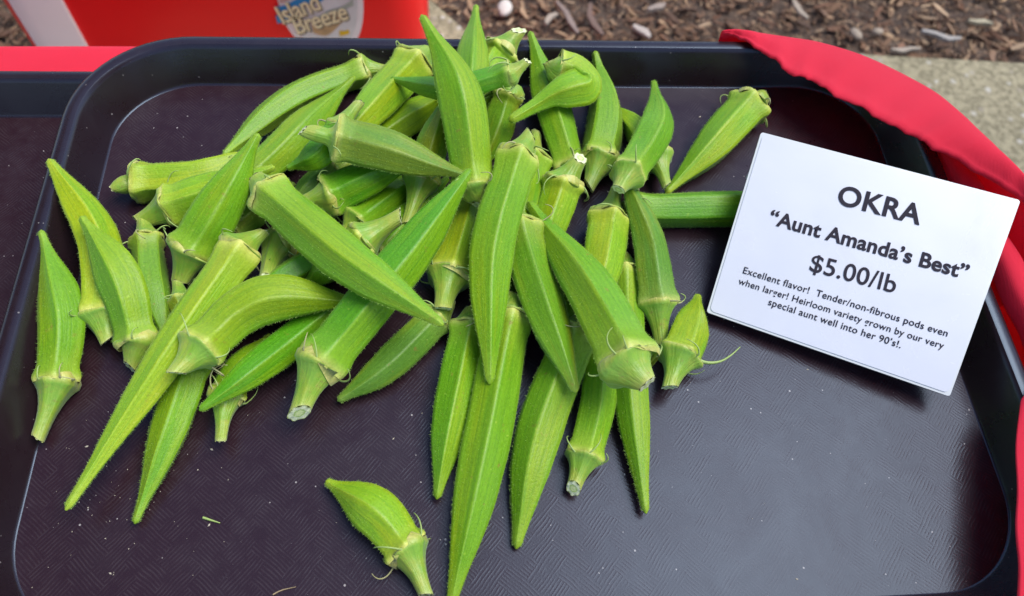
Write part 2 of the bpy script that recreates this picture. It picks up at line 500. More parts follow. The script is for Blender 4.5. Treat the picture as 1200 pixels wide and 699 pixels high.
def build_concrete():
    bm = bmesh.new()
    top = [bm.verts.new((x, y, GZ + 0.03)) for x, y in CONC]
    f = bm.faces.new(top)
    if f.normal.z < 0: f.normal_flip()
    r = bmesh.ops.extrude_face_region(bm, geom=[f])
    for g in r['geom']:
        if isinstance(g, bmesh.types.BMVert): g.co.z -= 0.10
    bmesh.ops.recalc_face_normals(bm, faces=bm.faces[:])
    edges = [e for e in bm.edges if all(abs(v.co.z - (GZ + 0.03)) < 1e-5 for v in e.verts)]
    bmesh.ops.bevel(bm, geom=edges, offset=0.008, segments=3, affect='EDGES')
    me = bpy.data.meshes.new('concrete_curb'); bm.to_mesh(me); bm.free()
    me.materials.append(CONCRETE)
    o = bpy.data.objects.new('concrete_curb', me); COL.objects.link(o)
    tag(o, 'weathered pebbly concrete edging beside the mulch', 'curb', kind='structure')
build_concrete()

def build_stone(name, loc, size, yaw, label, col):
    rng = random.Random(int(loc[0] * 1000))
    bm = bmesh.new()
    bmesh.ops.create_icosphere(bm, subdivisions=3, radius=1.0)
    ph = [rng.uniform(0, 6.28) for _ in range(6)]
    for v in bm.verts:
        d = 1 + 0.09 * math.sin(2.1 * v.co.x + ph[0]) + 0.08 * math.sin(2.7 * v.co.y + ph[1]) + 0.05 * math.sin(4 * v.co.z + ph[2])
        v.co = Vector((v.co.x * size[0], v.co.y * size[1], v.co.z * size[2])) * d
    for f in bm.faces: f.smooth = True
    me = bpy.data.meshes.new(name); bm.to_mesh(me); bm.free()
    me.materials.append(col)
    o = bpy.data.objects.new(name, me); COL.objects.link(o)
    o.location = loc; o.rotation_euler = (0, 0, yaw)
    tag(o, label, 'stone')
STONE = plain('pale_stone', (0.60, 0.53, 0.46), 0.8, 60, 0.18, 0.5, 150, 0.004)
TAN_STONE = plain('tan_stone', (0.34, 0.27, 0.20), 0.85, 60, 0.25, 0.6, 150, 0.004)
for a in [((0.0888, 1.058, -0.735), (0.014, 0.022, 0.01), -0.25, 'pale egg-shaped pebble lying on the mulch just behind the far tray rim'), ((0.7875, 1.0004, -0.735), (0.011, 0.013, 0.008), 0.3, 'small tan pebble in the mulch, left-hand one of a close pair above the cloth'), ((0.8354, 1.0059, -0.735), (0.012, 0.008, 0.007), 0.1, 'flat tan pebble in the mulch, right-hand one of a close pair above the cloth')]:
    build_stone('pebble', a[0], a[1], a[2], a[3], STONE if a[1][0] > 0.012 and a[1][1] > 0.02 else TAN_STONE)

# ------------------------------------------------------------------ unseen dark roofs added either side to darken the tray's reflections
BLOCKER_DARK = plain('blocker_dark', (0.035, 0.028, 0.028), 0.9, 3, 0.2)
def build_reflection_blocker(x0, x1, y0, y1, h):
    v, f = [], []
    def box(a, b):
        k = len(v)
        for z in (a[2], b[2]):
            v.extend([(a[0], a[1], z), (b[0], a[1], z), (b[0], b[1], z), (a[0], b[1], z)])
        f.extend([tuple(k + i for i in q) for q in ((3, 2, 1, 0), (4, 5, 6, 7), (0, 1, 5, 4), (1, 2, 6, 5), (2, 3, 7, 6), (3, 0, 4, 7))])
    for x in (x0 + 0.03, x1 - 0.03):
        for y in (y0 + 0.03, y1 - 0.03):
            box((x - 0.02, y - 0.02, GZ), (x + 0.02, y + 0.02, h))
    k = len(v)
    v.extend([(x0, y0, h), (x1, y0, h), (x1, y1, h), (x0, y1, h), ((x0 + x1) / 2, (y0 + y1) / 2, h + 0.8)])
    f.extend([(k, k + 1, k + 4), (k + 1, k + 2, k + 4), (k + 2, k + 3, k + 4), (k + 3, k, k + 4)])
    k = len(v)
    v.extend([(x0, y0, h - 0.25), (x1, y0, h - 0.25), (x1, y1, h - 0.25), (x0, y1, h - 0.25)])
    f.extend([(k, k + 1, k - 4, k - 5), (k + 1, k + 2, k - 3, k - 4), (k + 2, k + 3, k - 2, k - 3), (k + 3, k, k - 5, k - 2)])
    o = mesh_obj('reflection_blocker', v, f, BLOCKER_DARK, smooth=False)
    tag(o, kind='structure')
build_reflection_blocker(-4.3, -1.05, -1.0, 1.8, 1.55)
build_reflection_blocker(1.27, 4.5, -1.9, 0.40, 1.55)

# ------------------------------------------------------------------ cooler
def rounded_box(name, x0, x1, y0, y1, z0, z1, r, mat, parent, taper=0.0, seg=6):
    bm = bmesh.new()
    ring = []
    for (cx, cy, a0) in ((x1 - r, y1 - r, 0), (x0 + r, y1 - r, 90), (x0 + r, y0 + r, 180), (x1 - r, y0 + r, 270)):
        for k in range(seg + 1):
            a = R(a0 + 90 * k / seg)
            ring.append((cx + r * math.cos(a), cy + r * math.sin(a)))
    mx, my = (x0 + x1) / 2, (y0 + y1) / 2
    levels = [(z0, 1 - taper, 0.97), (z0 + 0.012, 1 - taper * 0.97, 1.0), (z1 - 0.012, 1 - taper * 0.03, 1.0), (z1, 1.0, 0.985)]
    rows = []
    for z, s, s2 in levels:
        rows.append([bm.verts.new((mx + (x - mx) * s * s2, my + (y - my) * s * s2, z)) for x, y in ring])
    n = len(ring)
    for a, b in zip(rows, rows[1:]):
        for k in range(n):
            f = bm.faces.new((a[k], a[(k + 1) % n], b[(k + 1) % n], b[k])); f.smooth = True
    bm.faces.new(rows[0][::-1]); bm.faces.new(rows[-1])
    me = bpy.data.meshes.new(name); bm.to_mesh(me); bm.free()
    me.materials.append(mat)
    o = bpy.data.objects.new(name, me); COL.objects.link(o); o.parent = parent
    return o

def text_mesh(s, bold=0.0, spacing=1.0, shear=0.0):
    cu = bpy.data.curves.new('t', 'FONT')
    cu.body = s; cu.size = 1.0; cu.offset = bold; cu.space_character = spacing; cu.shear = shear
    cu.resolution_u = 6
    o = bpy.data.objects.new('t', cu); COL.objects.link(o)
    bpy.context.view_layer.update()
    dg = bpy.context.evaluated_depsgraph_get()
    me = bpy.data.meshes.new_from_object(o.evaluated_get(dg))
    bpy.data.objects.remove(o); bpy.data.curves.remove(cu)
    return me

def place_text(name, s, start, end, up, nrm, mat, parent, bold, hscale=1.0, spacing=1.0, shear=0.0, lift=0.0003):
    me = text_mesh(s, bold, spacing, shear)
    xs = [v.co.x for v in me.vertices]
    x0, x1 = min(xs), max(xs)
    start, end, up, nrm = Vector(start), Vector(end), Vector(up).normalized(), Vector(nrm).normalized()
    ex = end - start
    k = ex.length / (x1 - x0)
    up = (up - ex.normalized() * up.dot(ex.normalized())).normalized()
    for v in me.vertices:
        v.co = start + ex.normalized() * ((v.co.x - x0) * k) + up * (v.co.y * k * hscale) + nrm * lift
    me.materials.append(mat)
    me.name = name
    o = bpy.data.objects.new(name, me); COL.objects.link(o)
    if parent: o.parent = parent
    return o

def build_cooler():
    root = empty('cooler', (0, 0, 0))
    tag(root, 'red plastic cooler with pale corner strip and round sticker behind the tray', 'cooler')
    x0, x1, y0, y1 = -0.612, -0.054, 0.675, 1.00
    rounded_box('body', x0, x1, y0, y1, GZ + 0.031, -0.335, 0.055, RED_PLASTIC, root, 0.015, 10)
    rounded_box('lid', x0 - 0.008, x1 + 0.008, y0 - 0.008, y1 + 0.008, -0.333, -0.295, 0.06, WHITE_PLASTIC, root, 0.0, 10)
    # pale strip along the rounded corner
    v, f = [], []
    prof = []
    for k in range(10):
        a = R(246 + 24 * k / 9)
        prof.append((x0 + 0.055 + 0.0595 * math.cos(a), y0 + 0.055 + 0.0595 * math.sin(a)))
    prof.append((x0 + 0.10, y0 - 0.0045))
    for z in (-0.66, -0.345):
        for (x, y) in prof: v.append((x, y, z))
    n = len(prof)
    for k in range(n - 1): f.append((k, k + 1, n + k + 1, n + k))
    o = mesh_obj('corner_strip', v, f, WHITE_PLASTIC, root)
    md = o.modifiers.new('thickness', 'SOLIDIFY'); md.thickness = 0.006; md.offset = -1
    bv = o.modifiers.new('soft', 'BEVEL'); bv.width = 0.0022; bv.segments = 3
    # sticker
    yf = y0 - 0.0012
    O = Vector(STICK_C)
    def disc(name, pts, mat, lift, par):
        return mesh_obj(name, [(O.x + a * STICK_R, yf - lift, O.z + b * STICK_R) for a, b in pts], [tuple(range(len(pts)))], mat, par, smooth=False)
    outline = []
    for k in range(64):
        a = 2 * math.pi * k / 64
        ca, sa = math.cos(a), math.sin(a)
        outline.append((max(-0.93, math.copysign(abs(ca) ** 0.8, ca)), 2.0 * math.copysign(abs(sa) ** 0.9, sa)))
    stick = disc('sticker', outline, plain('sticker_white', (0.90, 0.90, 0.88), 0.4), 0.0, root)
    disc('sky_patch', [(a * 0.86 + 0.01, b * 0.90) for a, b in outline], plain('sticker_pale_blue', (0.74, 0.80, 0.78), 0.4, 30, 0.2), 0.0006, stick)
    def band(name, pts, width, col, lift, var=0.2):
        C2, _ = catmull([(x, y, 0) for x, y in pts], np.linspace(0, 1, 24))
        top = [(p[0], p[1] + width / 2 * (0.8 + 0.3 * math.sin(9 * p[0]))) for p in C2]
        bot = [(p[0], p[1] - width / 2 * (0.8 + 0.3 * math.cos(7 * p[0]))) for p in C2]
        disc(name, bot + top[::-1], plain('sticker_' + name, col, 0.4, 90, var), lift, stick)
    band('wave', STICK['w1'], 0.34, (0.02, 0.27, 0.62), 0.0012)
    band('wave', STICK['w2'], 0.26, (0.03, 0.33, 0.66), 0.0012)
    band('blush', STICK['w3'], 0.30, (0.62, 0.42, 0.38), 0.0012)
    band('sand', STICK['sand'], 0.52, (0.55, 0.40, 0.20), 0.0014, 0.4)
    band('foam', STICK['foam'], 0.20, (0.40, 0.50, 0.42), 0.0013, 0.3)
    band('gold_spot', STICK['gold'], 0.24, (0.78, 0.55, 0.02), 0.0016)
    cream = plain('sticker_cream', (0.92, 0.86, 0.52), 0.4); dk = plain('sticker_outline', (0.20, 0.19, 0.14), 0.4)
    for s, A, B in STICK_TEXT:
        A, B = Vector((A[0], yf, A[1])), Vector((B[0], yf, B[1]))
        off = Vector((0.0016, 0, -0.0016))
        place_text('lettering_edge', s, A + off, B + off, (0, 0, 1), (0, -1, 0), dk, stick, 0.03, 1.35, 0.95, 0.3, 0.0020)
        place_text('lettering', s, A, B, (0, 0, 1), (0, -1, 0), cream, stick, 0.012, 1.35, 0.95, 0.3, 0.0026)
STICK_C = (-0.1922, 0.674, -0.3696)
STICK_R = 0.0568
STICK = {'w1': [(-0.988, -0.654), (-0.59, -0.575), (-0.269, -0.378), (0.104, -0.183)], 'w2': [(-1.062, -0.927), (-0.877, -0.874), (-0.668, -0.796)], 'w3': [(-0.898, -0.294), (-0.624, -0.243), (-0.305, -0.144)], 'sand': [(-0.277, -1.143), (0.005, -1.113), (0.258, -1.008), (0.478, -0.828)], 'foam': [(-0.122, -0.913), (0.364, -0.657), (0.762, -0.408)], 'gold': [(0.333, -1.342), (0.457, -1.314), (0.564, -1.26)]}
STICK_TEXT = [('Island', (-0.2451, -0.4293), (-0.185, -0.4002)), ('Breeze', (-0.2292, -0.4466), (-0.1552, -0.4179))]
build_cooler()

# ------------------------------------------------------------------ tablecloth
def build_cloth():
    verts, faces = [], []
    def grid(rows, flip=False):
        b = len(verts); n = len(rows[0])
        for r_ in rows: verts.extend(r_)
        for i in range(len(rows) - 1):
            for j in range(n - 1):
                q = (b + i * n + j, b + i * n + j + 1, b + (i + 1) * n + j + 1, b + (i + 1) * n + j)
                faces.append(q[::-1] if flip else q)
    def cr(pts, n):
        pts = [Vector(p) for p in pts]
        e = [pts[0] * 2 - pts[1]] + pts + [pts[-1] * 2 - pts[-2]]
        out = []
        for i in range(n):
            s = (len(pts) - 1) * i / (n - 1); j = min(int(s), len(pts) - 2); u = s - j
            a, b_, c, d = e[j:j + 4]
            out.append(.5 * ((2 * b_) + (c - a) * u + (2 * a - 5 * b_ + 4 * c - d) * u * u + (3 * b_ - a - 3 * c + d) * u ** 3))
        return out
    TZ, TY = -0.028, 0.2055
    # the sheet on the table: raised where the folded layers carry the middle tray
    xs = [-0.9 + 0.02 * i for i in range(56)]
    ys = [-0.45 + 0.02 * i for i in range(32)] + [0.192, 0.200, TY]
    def up(x, y):
        dx = max(abs(x - 0.03) - 0.130, 0); dy = max(abs(y - 0.016) - 0.105, 0)
        d = min(math.hypot(dx, dy) / 0.03, 1)
        return 0.0245 * (1 - d * d * (3 - 2 * d))
    def xm(y):                                     # the right end of the table
        return float(np.interp(y, [p[1] for p in TABLE_END], [p[0] for p in TABLE_END]))
    def sx(x, y):
        return x if x < 0.1 else 0.1 + (x - 0.1) / (xs[-1] - 0.1) * (xm(y) - 0.1)
    rows = [[(sx(x, y), y, TZ + up(sx(x, y), y) + 0.0006 * math.sin(31 * x + 17 * y)) for x in xs] for y in ys]
    # over the far edge and hanging
    for k in range(1, 5):
        rows.append([(sx(x, TY), TY + 0.003 * math.sin(k * 0.4) + 0.0015 * k + 0.010 * (k / 14) * math.sin(23 * x), TZ - 0.0035 * k * k * 0.4) for x in xs])
    for k in range(1, 12):
        rows.append([(sx(x, TY), TY + 0.009 + 0.012 * (k / 11) * math.sin(23 * x) + 0.004 * (k / 11) * math.sin(57 * x + 1), TZ - 0.0224 - 0.030 * k) for x in xs])
    grid(rows)
    # the corner blown up over the tray: hem - crest - down the outside
    nu = 120
    hem, crest = cr(HEM, nu), cr(CREST, nu)
    cen = Vector((0, 0.0, 0))
    rows = [[] for _ in range(12)]
    for i in range(nu):
        h, c = hem[i], crest[i]
        out = (c - cen); out.z = 0; out.normalize()
        wig = 0.00050 * math.sin(i * 1.15) + 0.00045 * math.sin(i * 2.3 + 1.0) + 0.0007 * math.sin(i * 0.37)
        h2 = h + out * wig + Vector((0, 0, 0.0006 * math.sin(i * 0.6)))
        under = h2 + out * 0.006 + Vector((0, 0, -0.0022))
        puff = Vector((0, 0, 0.003 + 0.0010 * math.sin(i * 0.16)))
        seam = 0.0008 if True else 0
        rows[0].append(under)
        rows[1].append(h2 + out * 0.001 + Vector((0, 0, -0.0012)))
        rows[2].append(h2)
        rows[3].append(h2.lerp(c, 0.10) + Vector((0, 0, 0.0012)))
        rows[4].append(h2.lerp(c, 0.16) + Vector((0, 0, 0.0006)))
        rows[5].append(h2.lerp(c, 0.34) + puff * 0.55)
        rows[6].append(h2.lerp(c, 0.58) + puff * 0.85)
        rows[7].append(h2.lerp(c, 0.82) + puff * 0.6)
        rows[8].append(c)
        low = max(TZ + 0.001, c.z - 0.06)
        rows[9].append(c + out * 0.003 + Vector((0, 0, -0.006)))
        rows[10].append(c + out * 0.004 + Vector((0, 0, -0.020)))
        rows[11].append(Vector((c.x + out.x * 0.004, c.y + out.y * 0.004, TZ + 0.002)))
    grid(rows)
    # the part lying over the right rim of the tray
    nu = 70
    inn = cr(INNER, nu)
    rows = [[] for _ in range(9)]
    for i in range(nu):
        p = inn[i]
        w = 0.0008 * math.sin(i * 0.9) + 0.0008 * math.sin(i * 0.31)
        rows[0].append(p + Vector((w * 0.6, 0, 0)))
        top = Vector((max(0.2135, p.x + 0.003), p.y + 0.002, 0.0236 + w * 0.6))
        rows[1].append(p.lerp(top, 0.35) + Vector((-0.0004, 0, 0.0008)))
        rows[2].append(p.lerp(top, 0.7) + Vector((-0.0006, 0, 0.0012)))
        rows[3].append(top)
        rows[4].append(top + Vector((0.005, 0.001, 0.0012)))
        rows[5].append(top + Vector((0.012, 0.002, -0.004 + w)))
        rows[6].append(top + Vector((0.019, 0.003, -0.020 + w)))
        rows[7].append(Vector((top.x + 0.030, top.y + 0.004, TZ + 0.004)))
        rows[8].append(Vector((top.x + 0.050, top.y + 0.004, TZ + 0.0015)))
    grid(rows)
    o = mesh_obj('tablecloth', verts, faces, CLOTH)
    md = o.modifiers.new('thickness', 'SOLIDIFY'); md.thickness = 0.0006; md.offset = 0
    sb = o.modifiers.new('smooth', 'SUBSURF'); sb.levels = 1; sb.render_levels = 1
    tag(o, 'bright red tablecloth under the trays, its edge blown over the right tray corner', 'tablecloth')
TABLE_END = [(0.2731, -0.007), (0.2918, 0.0597), (0.2891, 0.1105), (0.2764, 0.1407), (0.2628, 0.1644), (0.2418, 0.1854), (0.218, 0.1998), (0.1936, 0.2099), (0.1767, 0.2142)]
HEM = [(0.117, 0.1671, 0.0222), (0.1267, 0.164, 0.0228), (0.138, 0.1491, 0.0245), (0.1469, 0.1354, 0.026), (0.1568, 0.1285, 0.027), (0.1671, 0.1156, 0.029), (0.1803, 0.1019, 0.031), (0.1914, 0.0902, 0.0325), (0.2006, 0.0803, 0.034), (0.2113, 0.0691, 0.035), (0.232, 0.0499, 0.035), (0.2414, 0.0346, 0.034), (0.253, 0.0003, 0.032)]
CREST = [(0.1166, 0.1685, 0.0215), (0.1279, 0.1692, 0.0222), (0.1429, 0.1678, 0.0225), (0.1568, 0.1657, 0.0228), (0.1716, 0.1627, 0.0225), (0.1924, 0.1536, 0.0225), (0.2071, 0.141, 0.024), (0.2185, 0.1207, 0.03), (0.223, 0.1023, 0.035), (0.2256, 0.0856, 0.039), (0.229, 0.0724, 0.041), (0.2342, 0.0569, 0.042), (0.2388, 0.0371, 0.042), (0.2443, 0.0177, 0.04)]
INNER = [(0.215, 0.1101, 0.016), (0.216, 0.0951, 0.0155), (0.2172, 0.0757, 0.015), (0.2198, 0.0391, 0.0145), (0.2213, 0.0073, 0.014), (0.2238, -0.017, 0.0135), (0.2214, -0.0309, 0.016), (0.2112, -0.0418, 0.021), (0.2025, -0.0505, 0.0225), (0.1903, -0.079, 0.023), (0.1795, -0.1049, 0.023), (0.1706, -0.1287, 0.023)]
build_cloth()

# ------------------------------------------------------------------ trays
def rr(hx, hy, cy, r, seg=14):
    pts = []
    for (sx, sy, a0) in ((1, 1, 0), (-1, 1, 90), (-1, -1, 180), (1, -1, 270)):
        cx, c2 = sx * (hx - r), cy + sy * (hy - r)
        for k in range(seg + 1):
            a = R(a0 + 90 * k / seg)
            pts.append((cx + r * math.cos(a), c2 + r * math.sin(a)))
    return pts
def build_tray(name, loc, label):
    root = empty(name, loc)
    tag(root, label, 'serving tray', 'dark cafeteria trays')
    base = lambda o_, z: [(x, y, z) for x, y in rr(0.2 + o_, 0.134 + o_, 0.016, 0.040 + o_ * 0.9)]
    # floor
    fl = base(-0.0003, 0.0)
    mesh_obj('floor_panel', fl + [(0, 0.016, 0)], [(i, (i + 1) % len(fl), len(fl)) for i in range(len(fl))], TRAY_FLOOR, root, smooth=False)
    prof = [(-0.0003, 0.0), (0.0002, 0.0002), (0.0007, 0.0010), (0.0011, 0.0020), (0.0078, 0.0176), (0.0084, 0.0190), (0.0093, 0.0199), (0.0106, 0.0202), (0.0132, 0.0201), (0.0148, 0.0196), (0.0158, 0.0186), (0.0162, 0.0172), (0.0158, 0.0158), (0.0146, 0.0153)]
    prof2 = [(0.0112, 0.0156), (0.0100, 0.0150), (0.0036, -0.0022), (0.002, -0.0028), (-0.004, -0.0030)]
    def sweep(nm, pr, par, cap):
        v, f = [], []
        for (o_, z) in pr: v.extend(base(o_, z))
        n = len(fl)
        for i in range(len(pr) - 1):
            for k in range(n):
                f.append((i * n + k, i * n + (k + 1) % n, (i + 1) * n + (k + 1) % n, (i + 1) * n + k)[::-1])
        if cap: f.append(tuple(range((len(pr) - 1) * n, len(pr) * n)))
        return mesh_obj(nm, v, f, TRAY_WALL, par)
    sweep('wall', prof[:7], root, False)
    sweep('rim', prof[6:] + prof2[:1], root, False)
    sweep('underside', prof2, root, True)
    return root
build_tray('serving_tray', (0, 0, 0), 'dark maroon plastic tray holding the heap of okra and the sign')
build_tray("serving_tray", (-0.385, -0.0004, -0.0246), 'dark maroon empty tray at the left edge, partly under the okra tray')

# ------------------------------------------------------------------ sign
def build_sign():
    LL, LR, UR, UL = [Vector(p) for p in SIGN]
    root = empty('price_sign', LL)
    tag(root, 'white laminated price card reading OKRA, propped at the right of the tray', 'sign')
    nrm = (LR - LL).cross(UL - LL).normalized()
    if nrm.z < 0: nrm = -nrm
    def bil(u, v): return LL * (1 - u) * (1 - v) + LR * u * (1 - v) + UR * u * v + UL * (1 - u) * v - LL
    def panel(name, ins, r, h0, h1, mat, edge_mat):
        pts = []
        W, H = (LR - LL).length, (UL - LL).length
        ru, rv = r / W, r / H
        iu, iv = ins / W, ins / H
        for (cu, cv, a0) in ((1 - iu - ru, 1 - iv - rv, 0), (iu + ru, 1 - iv - rv, 90), (iu + ru, iv + rv, 180), (1 - iu - ru, iv + rv, 270)):
            for k in range(7):
                a = R(a0 + 15 * k)
                pts.append((cu + ru * math.cos(a), cv + rv * math.sin(a)))
        n = len(pts)
        # a slight bow makes the sheet catch the light unevenly
        v = [bil(a, b) + nrm * h0 for a, b in pts] + [bil(a, b) + nrm * h1 for a, b in pts]
        f = [tuple(range(n, 2 * n)), tuple(range(n))[::-1]] + [(k, (k + 1) % n, n + (k + 1) % n, n + k) for k in range(n)]
        return mesh_obj(name, v, f, root and None, root, smooth=False, mats=[mat, edge_mat], fmat=[0, 0] + [1] * n)
    panel('laminate_sheet', 0.0, 0.0012, -0.0020, 0.0, LAM_LIGHT, LAM)
    card = panel('card', 0.0011, 0.0022, 0.0001, 0.0004, PAPER, PAPER)
    # folded-back leg of the tent card
    a, b = bil(0.02, 1) - nrm * 0.0016, bil(0.98, 1) - nrm * 0.0016
    dn = Vector((-0.006, -0.012, 0))
    pa, pb = Vector((a.x, a.y, 0.022 - LL.z)) + dn, Vector((b.x - 0.012, b.y, 0.028 - LL.z)) + dn
    v = [a, b, pb, pa]
    o = mesh_obj('back_panel', v, [(0, 1, 2, 3)], PAPER, root, smooth=False)
    md = o.modifiers.new('thickness', 'SOLIDIFY'); md.thickness = 0.0008
    up = (UL - LL).normalized()
    for (s, A, B, bold, hs, sp) in TEXT:
        place_text('lettering', s, Vector(A) - LL, Vector(B) - LL, up, nrm, INK, card, bold, hs, sp, 0.0, 0.0007)
SIGN = [(0.08418, 0.00652, 0.006), (0.18299, -0.03978, 0.011), (0.22074, 0.0376, 0.04814), (0.114, 0.08293, 0.041)]
TEXT = [('OKRA', (0.14385, 0.04647, 0.03418), (0.17801, 0.03262, 0.03671), 0.024, 1.0, 1.05), ('“Aunt Amanda’s Best”', (0.11366, 0.0418, 0.02568), (0.19479, 0.00719, 0.03105), 0.027, 1.0, 1.03), ('$5.00/lb', (0.12965, 0.01901, 0.02082), (0.16464, 0.00506, 0.0235), 0.01, 1.0, 1.03), ('Excellent flavor!  Tender/non-fibrous pods even', (0.10103, 0.02142, 0.0153), (0.18424, -0.01545, 0.0203), 0.008, 1.0, 1.05), ('when larger! Heirloom variety grown by our very', (0.09865, 0.01705, 0.01314), (0.18214, -0.02032, 0.01802), 0.008, 1.0, 1.05), ('special aunt well into her 90’s!.', (0.1109, 0.00653, 0.01199), (0.16481, -0.01805, 0.01498), 0.008, 1.0, 1.05)]
build_sign()

# ------------------------------------------------------------------ okra
PROFILES = {
    'taper': [(0, .95), (.02, 1.04), (.045, 1.05), (.10, .93), (.25, .94), (.45, .87), (.62, .68), (.76, .44), (.86, .275), (.93, .205), (.985, .16), (1, .05)],
    'belly': [(0, .86), (.02, .94), (.045, .94), (.10, .84), (.3, .95), (.45, 1.0), (.58, .90), (.70, .67), (.80, .43), (.88, .275), (.94, .20), (.985, .155), (1, .05)],
    'long':  [(0, .94), (.02, 1.02), (.045, 1.03), (.10, .91), (.3, .96), (.5, .96), (.68, .80), (.80, .56), (.88, .37), (.94, .255), (.985, .18), (1, .06)],
    'curl':  [(0, .86), (.02, .90), (.05, .88), (.2, .95), (.38, 1.0), (.5, .86), (.6, .55), (.75, .36), (.93, .27), (.98, .22), (1, .08)],
}
def smooth_interp(t, k):
    xs = [a for a, _ in k]; ys = [b for _, b in k]
    return np.interp(t, xs, ys)
VIEW = np.array([0.03, -0.45, 0.89])
def frames(C, up):
    T = np.gradient(C, axis=0); T /= np.linalg.norm(T, axis=1)[:, None]
    Ns, Bs = [], []
    for k, t in enumerate(T):
        n = up - t * up.dot(t)
        if np.linalg.norm(n) < 0.2:
            n = (Ns[-1] if Ns else np.array([1.0, 0, 0])) ; n = n - t * n.dot(t)
        n /= np.linalg.norm(n)
        if Ns and n.dot(Ns[-1]) < 0.2:
            n = Ns[-1] - t * Ns[-1].dot(t); n /= np.linalg.norm(n)
        Ns.append(n); Bs.append(np.cross(t, n))
    return T, np.array(Ns), np.array(Bs)

def tube(path, r0, r1, sides=5):
    path = [np.array(p) for p in path]
    C = np.array(path); T, Nn, B = frames(C, np.array([0.31, 0.2, 0.9]))
    v, f = [], []
    n = len(path)
    for i in range(n):
        r = r0 + (r1 - r0) * (i / (n - 1)) ** 1.3
        for k in range(sides):
            a = 2 * math.pi * k / sides
            v.append(C[i] + (Nn[i] * math.cos(a) + B[i] * math.sin(a) * 0.7) * r)
    for i in range(n - 1):
        for k in range(sides):
            f.append((i * sides + k, i * sides + (k + 1) % sides, (i + 1) * sides + (k + 1) % sides, (i + 1) * sides + k))
    f.append(tuple(range((n - 1) * sides, n * sides)))
    return v, f

